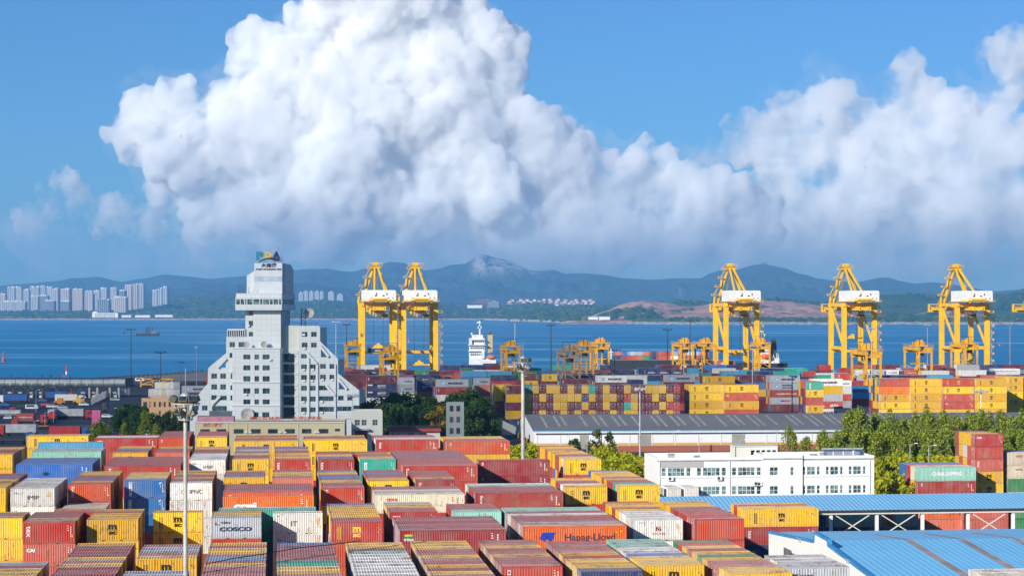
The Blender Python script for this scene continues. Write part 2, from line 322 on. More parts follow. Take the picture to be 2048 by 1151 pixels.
def far_land():
    xs=list(range(-520,2660,22))
    ds=[0,20,45,70,110,180,300,450,650,900,1200,1600,2100,2700,3400,4200,5200,6500,8000,10000,13000]
    grid('far_shore_land',xs,lambda x:[interp(SHORE,x)+d for d in ds],lambda x,Y,r:land_z(x,Y),M['shore'])
    # stone bank along the far waterline
    xs=list(range(-520,2660,10))
    grid('stone_bank',xs,lambda x:[interp(SHORE,x)+d for d in (-25,-5,14,30,52,80)],lambda x,Y,r:[-7,-4.2,1.5,4.6,5.2,-2][r]+fbm((x-1024)/F*Y,Y,14,3)*1.0*(r in(2,3,4)),M['rocks'])
    far=[(-560,585),(-300,575),(-100,568),(0,571),(60,566),(110,562),(150,556),(195,553),(240,562),(285,556),(330,549),(375,552),(420,557),(460,554),(500,551),(540,547),(580,540),(615,537),(650,536),(700,543),(740,535),(780,523),(800,524),(825,532),(852,541),(880,537),(905,529),(930,527),(945,518),(958,509),(967,506),(985,511),(1003,517),(1020,523),(1040,532),(1060,540),(1085,541),(1105,540),(1130,548),(1165,547),(1200,548),(1250,555),(1300,558),(1350,556),(1400,555),(1422,545),(1440,540),(1470,539),(1500,531),(1530,528),(1548,531),(1565,536),(1600,548),(1640,556),(1680,563),(1720,563),(1760,556),(1775,555),(1800,562),(1830,567),(1865,564),(1900,567),(1940,575),(1980,582),(2030,579),(2080,572),(2200,580),(2600,590)]
    ridge('mountain_range',21500,15000,far,M['mount'],1.0,5,60,.8,3000,900)
    mid=[(-560,606),(-200,600),(0,603),(120,600),(260,588),(340,578),(420,571),(500,566),(560,569),(620,566),(680,574),(740,585),(800,590),(900,597),(1010,604),(1100,612),(1200,622)]
    ridge('mountain_foothills',17500,13500,mid,M['mount'],.9,6,40,.8,2500,700)
    h1=[(205,634),(235,622),(270,611),(330,602),(400,595),(440,593),(480,595),(540,599),(600,602),(650,599),(690,604),(725,612),(760,610),(800,607),(850,605),(900,611),(940,620),(985,630)]
    ridge('wooded_hill',12400,10500,h1,M['hillw'],.6,5,30,1.2,1500,500)
    h2=[(1130,640),(1200,624),(1260,613),(1310,607),(1380,604),(1450,606),(1500,601),(1560,598),(1600,603),(1640,606),(1690,598),(1740,591),(1790,588),(1850,590),(1900,592),(1950,596),(1990,589),(2048,583),(2120,580),(2300,590),(2600,600)]
    ridge('wooded_hill',9600,7900,h2,M['hillw'],.6,5,30,1.2,1200,450)
    h3=[(1120,646),(1165,637),(1210,622),(1245,608),(1268,602),(1290,600),(1330,605),(1370,612),(1400,611),(1440,606),(1480,601),(1530,600),(1570,603),(1620,608),(1660,614),(1700,619),(1740,626),(1790,632),(1830,628),(1870,620),(1910,617),(1950,624),(1990,632),(2040,634),(2100,640)]
    ridge('bare_earth_hill',7900,6760,h3,M['bare'],.7,4,36,1.5,900,260)
    h4=[(1150,648),(1180,640),(1212,630),(1245,622),(1280,617),(1305,622),(1340,634),(1372,647)]
    ridge('wooded_knoll',7350,6850,h4,M['hillw'],.3,4,18,2.0,400,200)
def far_woods():           # the tree cover of the far shore: nobody could count it
    r=random.Random(12); g=leaf_mat('far_leaves',(.03,.09,.03),(.08,.15,.04),(.14,.17,.06)); V=[];Fc=[]
    iv,jf=ico(1); iv=np.array([tuple(v) for v in iv])
    hills=[o for o in bpy.data.objects if o.name.startswith(('far_shore_land','wooded_hill','bare_earth_hill','wooded_knoll'))]
    trees_=[BVHTree.FromPolygons([v.co.copy() for v in o.data.vertices],[list(p.vertices) for p in o.data.polygons]) for o in hills]; bare=[o.name.startswith('bare') for o in hills]
    n=0
    for _ in range(15000):
        x=r.uniform(-60,2110); Y0=interp(SHORE,x); Y=Y0+90+(12900-Y0)*r.random()**1.7; X=(x-1024)/F*Y
        best=None
        for t,b in zip(trees_,bare):
            h=t.ray_cast(Vector((X,Y,2000)),Vector((0,0,-1)))
            if h[0] is not None and (best is None or h[0].z>best[0]): best=(h[0].z,b)
        if best is None or best[0]<3: continue
        k=fbm(X,Y,330,4)
        if k<(.42 if best[1] else -.12)+r.uniform(-.15,.15): continue
        if Y-Y0<620 and 172<x<352: continue
        s=r.uniform(8,17); a=iv*np.array([s*r.uniform(.9,1.8),s,s*r.uniform(.55,.9)])*(1+np.array([[r.uniform(-.25,.25)] for _ in iv]))+np.array([X,Y,best[0]+s*.25])
        V.append(a); Fc+= [[q+n for q in f] for f in jf]; n+=len(iv)
    me=bpy.data.meshes.new('far_woods'); me.from_pydata(np.concatenate(V).tolist(),[],Fc); me.materials.append(g); o=link('far_woods',me); kind(o,'stuff'); o['label']='scattered trees and scrub covering the far shore'
# ---------- far buildings ----------
def stripes(name,col,dk,pz=3.1,px=3.6,fill=.5):
    n=NT(name); p=n.obj(); s=n.sep(p); a=n.math('FRACT',n.math('DIVIDE',s[2],pz)); h=n.math('ADD',s[0],s[1]); b=n.math('FRACT',n.math('DIVIDE',h,px))
    f=n.math('MULTIPLY',n.math('GREATER_THAN',a,.42),n.math('GREATER_THAN',b,1-fill)); return n.fin(n.mix(f,col,dk),.6,0,.3)
ORD29=['first','second','third','fourth','fifth','sixth','seventh','eighth','ninth','tenth','eleventh','twelfth','thirteenth','fourteenth','fifteenth','sixteenth','seventeenth','eighteenth','nineteenth','twentieth']+['twenty-'+q for q in ('first','second','third','fourth','fifth','sixth','seventh','eighth','ninth')]
def city():
    W=stripes('apartment_white',(.42,.45,.48),(.08,.11,.16)); G=stripes('apartment_grey',(.20,.25,.31),(.07,.09,.12),3.3,2.4,.6); B=stripes('apartment_beige',(.50,.43,.38),(.14,.15,.18))
    MM={'w':W,'g':G,'b':B}; cap=M['wallw']
    T=[(14,30,573,617,'w'),(30,44,573,617,'w'),(43,59,578,616,'w'),(59,79,573,616,'w'),(79,92,571.5,616,'w'),(92,105,573.5,616,'w'),(0,11,587,617,'b'),(0,53,601.5,619,'w'),(61,77,591,618,'w'),(77,97,590,618,'g'),(98,117,577,618,'w'),(88,109,600,620,'g'),(120,139,577,618,'b'),(120,139,601,620,'g'),(144,166,577,619,'b'),(168,184,581,619,'w'),(176,186,585,620,'b'),(186,200,581,619,'w'),(200,214,575.5,618,'w'),(193,219,598,620,'g'),(220,234,575,618,'w'),(227,253,593,620,'b'),(238,250,579.5,618,'g'),(249,264,569,615,'b'),(264,276,567,614,'b'),(276,288,567,612,'w'),(304,315,580,608,'w'),(315,325,576,606,'w'),(325,335,573,604,'w')]
    words=['white','white','cream','white','white','white','beige','long white','white','dark grey','white','dark grey','beige','dark grey','beige','white','beige','white','white','wide grey','white','beige','grey','tall beige','tall beige','tall white','white','white','white']
    for i,(x0,x1,yt,yb,k) in enumerate(T):
        Y=11500 if (yb<=617) else (11250 if yb<=619 else 11050); xm=(x0+x1)/2; X,_,zt=at(xm,yt,Y); zb=H+(YH-yb)/F*Y-12; w=(x1-x0)/F*Y; d=min(w,28)
        mat=MM[k]; nm='office_block' if k=='g' and (x1-x0)>18 else 'apartment_tower'
        t=thing(nm,'%s apartment block in the far city, %s from the left'%(words[i],ORD29[i]),'building',(X,Y,zb),R(-14),'apartment towers across the bay')
        h=zt-zb; b=MB(); b.box(-w/2,w/2,0,d,0,h-5); nb=max(2,int(w/11))
        for j in range(nb):
            c=-w/2+w*(j+.5)/nb; b.box(c-w/nb*.28,c+w/nb*.28,-3,0,0,h-rnd.choice((0,4,6)))
        b.build('wall',mat,t); r=MB()
        for j in range(nb):
            c=-w/2+w*(j+.5)/nb; r.box(c-w/nb*.3,c+w/nb*.3,1,d*.5,h-5,h+rnd.choice((0,2,4)))
        r.build('roof_crown',cap,t)
    for i in range(16):         # lower grey blocks filling in between the towers
        x0=4+i*18.3+rnd.uniform(-4,4); w_=rnd.uniform(9,17); yt=rnd.uniform(592,606); Y=11800; X,_,zt=at(x0+w_/2,yt,Y); zb=H+(YH-616)/F*Y-12; w=w_/F*Y; k=rnd.choice('gwgb')
        t=thing('office_block','lower grey city block standing behind the tower row across the bay','building',(X,Y,zb),R(-14),'lower city blocks across the bay')
        MB().box(-w/2,w/2,0,20,0,zt-zb-4).build('wall',MM[k],t); MB().box(-w*.3,w*.2,3,12,zt-zb-4,zt-zb).build('roof_crown',G,t)
    ord_=['first','second','third','fourth','fifth','sixth','seventh']
    for i,(x0,x1,yt,yb) in enumerate([(597,606,584.5,598),(606,616,582,598),(617,627,582.5,598),(629,638,582,597),(639,647,583,597),(656,668,583,600),(673.5,686,588,600)]):
        Y=13800; X,_,zt=at((x0+x1)/2,yt,Y); zb=H+(YH-yb)/F*Y-25; w=(x1-x0)/F*Y; h=zt-zb
        t=thing('apartment_tower','white apartment tower on the green slope beside the harbour tower, %s from left'%ord_[i],'building',(X,Y,zb),R(-14),'white apartment towers on the slope')
        MB().box(-w/2,w/2,0,22,0,h-4).box(-w*.3,-w*.08,-2,0,0,h).box(w*.08,w*.3,-2,0,0,h).build('wall',MM['w'],t); MB().box(-w*.2,w*.2,4,16,h-4,h+3).build('roof_crown',cap,t)
    # long white hotel with a round gable
    Y=10330; X,_,z=at(210,634.5,Y); w=53/F*Y; t=thing('waterfront_hotel','long white waterfront hotel with rows of windows and a round gable','building',(X,Y,z-3),R(-6))
    hh=27; hol=[]
    for i in range(16):
        x=-w/2+16+i*(w-30)/16
        for j in range(3): hol.append(rect(x,x+4.2,5+j*7,9.5+j*7))
    arc=[(-w/2+2+13+13*math.cos(math.pi*(1-k/10)),hh+9*math.sin(math.pi*k/10)) for k in range(11)]
    link('wall',curve_mesh('hotel_wall',[[(-w/2,0),(w/2,0),(w/2,hh),(-w/2+28,hh)]+arc[::-1]+[(-w/2,hh)]]+hol,1.5,M['wallw']),t); MB().box(-w/2,w/2,1.6,24,0,hh-2).build('body',MM['b'],t); MB().box(-w/2,w/2,1.5,1.55,1,hh-2).build('window',M['glass'],t)
    # village of small white houses, construction site
    roofm=plain('village_roof',(.38,.16,.12),.7)
    hm=MB().box(-12,12,-7,7,0,11).box(-5,5,-9,-7,0,8).mesh('house_wall',M['wallw']); rm=MB().prismx([(-8.5,11),(8.5,11),(0,18)],-13,13).mesh('house_roof',roofm)
    k=0
    for j in range(4):
        n=17-j*2
        for i in range(n):
            x=1015+(1190-1015)*(i+.5)/n+rnd.uniform(-3,3); Y=12700+j*420; y=610-j*3.4+rnd.uniform(-.6,.6)+abs(x-1100)/90
            X,_,z=at(x,y,Y); t=thing('village_house','small white house with a red roof in the hillside village across the bay','house',(X,Y,z-6),R(rnd.uniform(-30,10)),'white village houses across the bay')
            link('wall',hm,t); link('roof',rm,t); k+=1
    Y=12200
    X,_,z=at(987,612,Y); t=thing('unfinished_building','grey unfinished block beside two red tower cranes across the bay','building',(X,Y,z-8),R(-8)); MB().box(-34,34,0,30,0,38).build('wall',MM['g'],t); MB().box(-10,10,8,20,38,42).build('roof_crown',M['concrete'],t)
    X,_,z=at(948,613,Y); t=thing('low_white_hall','long low white hall left of the red tower cranes','building',(X,Y,z-8),R(-8)); MB().box(-42,50,0,30,0,16).build('wall',M['wallw'],t); MB().box(-43,51,-1,31,16,18).build('roof',M['wallw'],t)
    cr=plain('tower_crane_red',(.55,.12,.06),.6)
    for x,yt,lab in ((964,604.5,'shorter red tower crane left of the unfinished block'),(974,600,'taller red tower crane beside the unfinished block')):
        X,_,z=at(x,yt,Y); t=thing('tower_crane',lab,'crane',(X,Y,20),R(0)); hh=z-20
        MB().box(-1.6,1.6,-1.6,1.6,0,hh).build('mast',cr,t); MB().box(-72,26,-1.3,1.3,hh-1,hh+1.8).beam((0,0,hh+9),(-45,0,hh+1.5),.8).beam((0,0,hh+9),(22,0,hh+1.5),.8).box(-.8,.8,-.8,.8,hh,hh+10).build('jib',cr,t)
    # white sheds at the waterline on the right and far left
    for x0,x1,y,Y,lab,col in ((1177,1196,637,7000,'blue roofed shed by the far waterline',M['bluer2']),(1198,1220,637.5,7000,'long white shed by the far waterline',M['wallw']),(1950,2048,642.5,6700,'low white sea wall building at the right shore',M['wallw']),(1722,1762,644,6700,'row of low white sheds on the right shore',M['wallw']),(243,262,633,10250,'low white shed right of the waterfront hotel',M['wallw']),(270,300,633,10250,'long pale shed on the far left shore',M['wallw']),(310,345,632.5,10250,'wide white shed below the wooded hill',M['wallw'])):
        X,_,z=at((x0+x1)/2,y,Y); w=(x1-x0)/F*Y; t=thing('shore_shed',lab,'building',(X,Y,z-3),0); MB().box(-w/2,w/2,0,14,0,9).build('wall',M['wallw'],t); MB().prismx([(-1,9),(15,9),(7,12)],-w/2-1,w/2+1).build('roof',col,t)
    # pylon on the hills
    X,_,z=at(1360,590,15500); t=thing('power_pylon','lattice power pylon standing on the far slope','pylon',(X,15500,z-10),0); b=MB()
    for sx in(-1,1): b.beam((sx*8,0,0),(sx*1.5,0,70),1.2)
    for q in range(6): b.beam((-8+q*1.1,0,q*11),(8-(q+1)*1.1,0,(q+1)*11),.8)
    b.beam((-14,0,60),(14,0,60),1.2); b.build('lattice',M['steel'],t)
def cloud_material(name,dens,fade_lo,fade_hi,nscale,n_lo,n_hi,n_min=0.0,step=1.0,amp=900.0):
    m=bpy.data.materials.new(name); m.use_nodes=True; nt=m.node_tree; nt.nodes.clear(); N=nt.nodes; L=nt.links
    def nd(t,**k):
        n=N.new(t)
        for a,b in k.items(): setattr(n,a,b)
        return n
    def rg(src,a,b,c,d):
        n=nd('ShaderNodeMapRange',interpolation_type='SMOOTHSTEP'); L.new(src,n.inputs[0])
        for i,v in zip((1,2,3,4),(a,b,c,d)): n.inputs[i].default_value=v
        return n.outputs[0]
    def mm(op,a,b,c=0.0):
        n=nd('ShaderNodeMath',operation=op)
        for i,v in enumerate((a,b,c)):
            if isinstance(v,float): n.inputs[i].default_value=v
            else: L.new(v,n.inputs[i])
        return n.outputs[0]
    geo=nd('ShaderNodeNewGeometry')
    n1=nd('ShaderNodeTexNoise'); L.new(geo.outputs['Position'],n1.inputs['Vector']); n1.inputs['Scale'].default_value=1/nscale; n1.inputs['Detail'].default_value=6; n1.inputs['Roughness'].default_value=.6
    sp=nd('ShaderNodeSeparateXYZ'); L.new(geo.outputs['Position'],sp.inputs[0])
    hz=mm('MULTIPLY_ADD',n1.outputs['Fac'],amp,mm('ADD',sp.outputs[2],-amp*.5))
    a=mm('MULTIPLY',rg(hz,fade_lo,fade_hi,.0,1.0),rg(n1.outputs['Fac'],n_lo,n_hi,n_min,1.0))
    a=mm('MULTIPLY',a,dens)
    v=nd('ShaderNodeVolumePrincipled'); v.inputs['Color'].default_value=(.994,.996,1,1); L.new(a,v.inputs['Density'])
    oo=nd('ShaderNodeOutputMaterial'); L.new(v.outputs[0],oo.inputs['Volume'])
    m.cycles.volume_step_rate=step
    return m
def ico(sub):
    bm=bmesh.new(); bmesh.ops.create_icosphere(bm,subdivisions=sub,radius=1)
    v=[x.co.copy() for x in bm.verts]; f=[[w.index for w in p.verts] for p in bm.faces]; bm.free(); return v,f
def cloud_mesh(name,blobs,D,voxel,disp,seed,child=14,depth=.6):
    rnd=random.Random(seed); IV,IF=ico(2); vs=[];fs=[]
    def add(c,r):
        b=len(vs); vs.extend([(c[0]+v.x*r,c[1]+v.y*r*depth,c[2]+v.z*r) for v in IV]); fs.extend([[i+b for i in f] for f in IF])
    for (x,y,r) in blobs:
        R=r/F*D; Yc=D+rnd.uniform(-.35,.25)*R; c=((x-1024)/F*Yc,Yc,H+(YH-y)/F*Yc)
        add(c,R*.92)
        for k in range(child if r>35 else 5):
            u=rnd.uniform(-1,1); t=rnd.uniform(0,2*math.pi); q=math.sqrt(1-u*u)
            d=(q*math.cos(t),-abs(q*math.sin(t)),u)
            rr=R*rnd.uniform(.2,.42); k2=R-rr*.5
            add((c[0]+d[0]*k2,c[1]+d[1]*k2*depth,c[2]+d[2]*k2),rr)
    me=bpy.data.meshes.new(name); me.from_pydata(vs,[],fs); me.update()
    ob=bpy.data.objects.new(name,me); bpy.context.collection.objects.link(ob)
    md=ob.modifiers.new('r','REMESH'); md.mode='VOXEL'; md.voxel_size=voxel
    sm=ob.modifiers.new('s','SMOOTH'); sm.iterations=4; sm.factor=.5
    for i,(sc,st,kind) in enumerate(disp):
        if kind=='v':
            t=bpy.data.textures.new('cloud%d'%i,'VORONOI'); t.noise_scale=sc; t.distance_metric='DISTANCE'; t.weight_1=1; t.noise_intensity=1.0
            mid=.5; st=-st
        else:
            t=bpy.data.textures.new('cloud%d'%i,'CLOUDS'); t.noise_scale=sc; t.noise_depth=3; mid=.5
        if i==1: m3=ob.modifiers.new('again','REMESH'); m3.mode='VOXEL'; m3.voxel_size=voxel*.95
        dm=ob.modifiers.new('d%d'%i,'DISPLACE'); dm.texture=t; dm.texture_coords='LOCAL'; dm.strength=st; dm.mid_level=mid
    dg=bpy.context.evaluated_depsgraph_get(); dg.update()
    m2=bpy.data.meshes.new_from_object(ob.evaluated_get(dg)); ob.modifiers.clear(); ob.data=m2; bpy.data.meshes.remove(me)
    m2.polygons.foreach_set('use_smooth',[True]*len(m2.polygons)); m2.name=name
    return ob
BIG=[(740,-25,150),(640,40,60),(530,92,62),(498,135,38),(575,130,80),(462,165,40),(432,185,30),(350,205,56),(303,222,52),(258,262,44),(222,266,18),
  (960,92,66),(1012,92,52),(900,120,95),(965,200,82),(1005,232,58),(1100,305,72),(1152,325,58),(1090,340,100),(1288,325,46),(1330,348,52),(1205,345,52),(1245,350,56),(1290,365,60),(1360,385,62),(1240,395,70),(1450,385,55),(1490,415,60),(1420,420,70),
  (800,150,180),(640,210,170),(700,330,200),(500,270,130),(400,290,95),(325,285,78),(950,330,190),(1100,430,160),(1250,435,110),(1380,470,100),(262,305,32),(880,30,60),
  (560,440,70),(490,420,50),(380,385,42),(318,380,34),(410,432,50),(640,440,110),(800,450,110),(960,470,100),(560,490,60),(680,500,80),(860,510,80),(1040,505,80),(1200,510,75),(1340,500,75),(1470,490,80)]
RT=[(1640,152,38),(1660,185,42),(1612,150,20),(1812,160,52),(1792,205,64),(1862,190,42),(1735,225,52),(1935,255,85),(2035,112,74),(1995,115,36),(1600,255,80),(1700,300,130),
  (1850,330,160),(2010,360,150),(1530,275,58),(1475,295,46),(1432,322,36),(1640,420,140),(1800,470,140),(1960,480,150),(1560,470,110),(1500,440,80),(1600,520,80),(1760,530,80),(1900,535,80),(2040,520,100)]
LOW=[(200,420,44),(245,432,46),(160,440,38),(132,365,42),(88,388,26),(215,400,26),(40,440,28),(290,440,40),(330,440,44),(400,470,50),(480,480,50),(110,410,36),(70,440,30)]
def thin_cloud():
    m=bpy.data.materials.new('thin_cloud'); m.use_nodes=True; t=m.node_tree; t.nodes.clear()
    v=t.nodes.new('ShaderNodeVolumePrincipled'); v.inputs['Color'].default_value=(1,1,1,1); v.inputs['Density'].default_value=.0055
    o=t.nodes.new('ShaderNodeOutputMaterial'); t.links.new(v.outputs[0],o.inputs['Volume']); return m
def overhead_cloud():      # the cloud behind the camera whose shadow lies over the tower and the middle of the yard
    poly=[(-420,400),(-150,452),(-60,500),(-15,535),(6,600),(20,655),(66,672),(92,740),(128,800),(150,900),(140,1120),(-420,1140)]
    r=random.Random(2); hgt=600.0; k=hgt/math.tan(SUN_EL); ox,oy=math.sin(SUN_AZ)*k,math.cos(SUN_AZ)*k
    def inside(x,y):
        c=False; n=len(poly)
        for i in range(n):
            (a,b),(d,e)=poly[i],poly[(i+1)%n]
            if (b>y)!=(e>y) and x<(d-a)*(y-b)/(e-b)+a: c=not c
        return c
    def edge(x,y):
        m=1e9
        for i in range(len(poly)):
            a=Vector(poly[i]);b=Vector(poly[(i+1)%len(poly)]); t=max(0,min(1,(Vector((x,y))-a).dot(b-a)/(b-a).length_squared)); m=min(m,(a+(b-a)*t-Vector((x,y))).length)
        return m
    IV,IF=ico(2); vs=[];fs=[]
    for _ in range(2600):
        x,y=r.uniform(-420,160),r.uniform(390,1140)
        if not inside(x,y): continue
        rr=min(edge(x,y),70)
        if rr<9: continue
        b=len(vs); z=hgt+r.uniform(-4,8)-0; vs.extend([(x+ox+v.x*rr,y+oy+v.y*rr,z+v.z*min(rr*.35,16)) for v in IV]); fs.extend([[i+b for i in f] for f in IF])
    me=bpy.data.meshes.new('overhead_cloud'); me.from_pydata(vs,[],fs); me.materials.append(thin_cloud()); me.update()
    o=bpy.data.objects.new('overhead_cloud',me); COL.objects.link(o); md=o.modifiers.new('r','REMESH'); md.mode='VOXEL'; md.voxel_size=7; dg=C.evaluated_depsgraph_get(); dg.update()
    m2=bpy.data.meshes.new_from_object(o.evaluated_get(dg)); o.modifiers.clear(); o.data=m2; o['kind']='structure'; o['label']='cloud drifting overhead whose shadow lies across the harbour tower'
    return o
def build_clouds():
    o=cloud_mesh('cumulus_cloud',BIG,32000,42,[(1100,480,'v'),(520,250,'v'),(240,125,'v'),(120,62,'v'),(90,60,'c')],3)
    o.data.materials.append(cloud_material('cloud_main',1/100,350,1500,480,.34,.52,.10))
    o2=cloud_mesh('cumulus_cloud',RT,36000,55,[(1000,480,'v'),(420,210,'v'),(200,110,'v'),(160,100,'c')],5)
    o2.data.materials.append(cloud_material('cloud_right',1/200,300,1700,700,.40,.60,.02))
    o3=cloud_mesh('cumulus_cloud',LOW,34000,60,[(520,380,'v'),(260,210,'v'),(130,110,'v'),(200,140,'c')],9)
    o3.data.materials.append(cloud_material('cloud_low',1/200,200,1300,520,.40,.60,.02))
    veil=[(x,y,r*1.22+8) for x,y,r in BIG if r<100]+[(x,y,r*1.15+8) for x,y,r in RT if r<90]
    o4=cloud_mesh('cloud_veil',veil,30500,90,[(900,420,'v'),(420,260,'v'),(200,140,'c')],13)
    o4.data.materials.append(cloud_material('cloud_veil_air',1/1500,300,1500,620,.42,.66,.0))
    low=[(x,y,r) for x,y,r in zip(range(60,2200,70),[470,500,520,490,510,530,500,520]*4,[60,75,80,70,85,80,75,90]*4)]+[(x,545,60) for x in range(500,2150,90)]
    o5=cloud_mesh('cloud_veil',low,29000,90,[(900,380,'v'),(420,240,'v'),(200,140,'c')],17)
    o5.data.materials.append(cloud_material('cloud_low_veil',1/800,250,900,800,.38,.62,.05))
    return o,o2,o3,o4,o5
# ---------- shipping containers ----------
PAL=dict(R=(.52,.045,.022),D=(.35,.020,.022),O=(.85,.17,.008),S=(.60,.12,.075),Y=(.86,.50,.006),W=(.80,.78,.72),C=(.72,.64,.48),G=(.44,.47,.50),B=(.012,.16,.47),N=(.008,.035,.14),L=(.06,.38,.64),T=(.0,.40,.29),K=(.28,.60,.48),E=(.02,.25,.09),M=(.15,.015,.032),P=(.40,.06,.045))
CNAME=dict(R='red',D='dark red',O='orange',S='salmon red',Y='yellow',W='white',C='cream',G='grey',B='blue',N='navy blue',L='light blue',T='turquoise',K='mint green',E='green',M='maroon',P='brick red')
INK=None
LOGO=dict(msc='stacked black letters',mscy='stacked yellow letters',tex='white upright lettering',cai='white corner letters',imip='plain black letters',it='two black letters',ipnc='orange diamond and letters',cosco='faded navy letters',cosco2='navy characters',pil='red lettered white strip',flor='white upright script',tri='green and yellow badge',hapag='blue wing emblem',ni='grey and red letters',seaco='orange word',oocl='red letters',ccni='wide white letters',tee='small white letter',emb='small square emblem',panel='white side panel',china='wide white capitals',maersk='star and dark letters',maersk2='star and two words',hs='white script across',hap2='blue and pink label',xg='white characters',heung='small white capitals',chinab='teal capitals',sud='white arrow emblem',cklog='slanted white capitals',plainblue='small navy mark')
def lettering(kind,L,h):
    b=MB(); y=-1.2255; k=L/6.06
    def T(s,fx,fz,w,hh,mat=0,rot=0,bold=.02): put_text(b,s,-L/2+fx*L,fz*h,w,hh,y,bold,rot,mat)
    def bar(fx0,fx1,fz0,fz1,mat=0): b.mat(mat); b.add([(-L/2+fx0*L,y,fz0*h),(-L/2+fx1*L,y,fz0*h),(-L/2+fx1*L,y,fz1*h),(-L/2+fx0*L,y,fz1*h)],[(0,1,2,3)])
    def small(mat=1):
        for i in range(3): bar(.86,.875+.004*i,.80-.1*i,.84-.1*i,mat)
        for i in range(5): bar(.915,.93,.72-.1*i,.78-.1*i,mat)
        bar(.945,.96,.3,.42,5)
    if kind in('msc','mscy'):
        m=0 if kind=='msc' else 5; c=.5 if L<8 else .5
        T('m',c,.655,1.0,.56,m,0,.05); bar(c-.62/L,c+.62/L,.505,.525,m); T('sc',c,.375,.92,.42,m,0,.05)
        for i in range(2):
            for j in range(7): bar(.125+.045*i/k,.137+.045*i/k+.004,.2+.085*j,.26+.085*j,m)
        bar(.91,.925,.7,.74,m); bar(.94,.955,.62,.66,m); bar(.91,.93,.5,.53,1)
    elif kind=='tex': T('tex',.115 if L<8 else .07,.58,1.3,.5,1,-1,.012); small()
    elif kind=='flor': T('florens',.115 if L<8 else .07,.55,1.6,.42,1,-1,.01); small()
    elif kind=='cai': T('CAI',.15 if L<8 else .1,.72,.95,.42,1,0,.05); small()
    elif kind=='imip': T('IMIP',.52,.50,1.6,.56,0,0,0); T('L5',.12,.75,.35,.22,4); bar(.12,.25,.70,.72,4); small(9)
    elif kind=='it': T('IT',.42,.5,.72,.62,0,0,0); T('PT',.1,.86,.3,.12,4); small(9)
    elif kind=='ipnc':
        T('IPNC',.62,.50,1.85,.6,0,0,0); b.mat(9); x=-L/2+.29*L; z=.5*h
        b.add([(x-.3,y,z),(x,y,z-.36),(x+.1,y,z-.24),(x-.12,y,z),(x+.1,y,z+.24),(x,y,z+.36)],[(0,1,2,3),(0,3,4,5)]); T('IPNC',.13,.84,.5,.1,4); small(9)
    elif kind=='cosco': T('COSCO',.49,.46,3.9,.52,4,0,.05); T('中远集运',.29,.76,1.2,.26,4); T('L',.12,.72,.4,.25,4); bar(.08,.19,.66,.68,4)
    elif kind=='cosco2': T('中远集团',.29,.66,1.3,.36,4,0,.02); T('C',.12,.66,.35,.5,4,0,.03); bar(.08,.2,.5,.52,4); T('COSCO',.5,.3,3.5,.4,4)
    elif kind=='pil': bar(.115,.19,.1,.9,1); T('PIL',.152,.5,1.9,.3,2,-1,.01); small(1); bar(.84,.86,.78,.86,1); bar(.87,.9,.84,.88,1)
    elif kind=='tri': bar(.045,.12,.66,.74,8); bar(.045,.12,.74,.82,5); T('triton',.085,.6,1.1,.36,1,0,.03); small()
    elif kind=='hapag':
        T('Hapag-Lloyd',.645,.46,5.9,1.05,4,0,.01); b.mat(3); x=-L/2+.235*L; z=.52*h
        for dx in(0,.75): b.add([(x-.95+dx,y,z-.15),(x-.55+dx,y,z+.55),(x+.25+dx,y,z+.55),(x-.1+dx,y,z+.1),(x+.1+dx,y,z+.1),(x-.35+dx,y,z-.55)],[(0,1,2,3,4,5)])
        bar(.9,.91,.68,.74,5); bar(.94,.96,.72,.78,5)
    elif kind=='ni': T('N',.49,.56,.42,.55,2,0,.04); bar(.455,.475,.45,.67,0); bar(.54,.555,.45,.58,0); bar(.54,.555,.61,.66,2); T('GCNS',.51,.33,1.6,.28,2,0,.01); T('PT',.17,.84,.6,.1,4); small(9)
    elif kind=='seaco': T('seaco',.1,.6,1.5,.5,9,0,.04); small()
    elif kind=='oocl': T('OOCL',.19 if L>8 else .3,.72,1.6,.4,2,0,.05); small(2)
    elif kind=='ccni': T('ccni',.245,.5,3.1,1.0,1,0,.08); small()
    elif kind=='tee': T('T',.075,.74,.4,.4,1,0,.06); small()
    elif kind=='emb': b.mat(1); bar(.10 if L<8 else .05,.15 if L<8 else .075,.68,.86,1); bar(.11 if L<8 else .055,.14 if L<8 else .07,.72,.82,4); bar(.12 if L<8 else .06,.14 if L<8 else .07,.76,.82,5); small()
    elif kind=='panel': bar(.12,.2,.1,.82,1); T('KMTC',.16,.45,1.3,.3,3,-1); small()
    elif kind=='china': T('CHINA SHIPPING',.5,.52,6.4,.85,1,0,.05); small()
    elif kind=='chinab': T('CHINA SHIPPING',.5,.5,6.4,.85,7,0,.05)
    elif kind in('maersk','maersk2'):
        b.mat(6); x=-L/2+(.215 if L>8 else .2)*L; s=.62 if L>8 else .42; z=.5*h; b.add([(x-s,y,z-s),(x+s,y,z-s),(x+s,y,z+s),(x-s,y,z+s)],[(0,1,2,3)])
        b.mat(1); pts=[]
        for q in range(14): r=s*.8 if q%2==0 else s*.32; t=math.pi/2+q*math.pi/7; pts.append((x+r*math.cos(t),y-.003,z+r*math.sin(t)))
        b.add(pts+[(x,y-.003,z)],[(q,(q+1)%14,14) for q in range(14)])
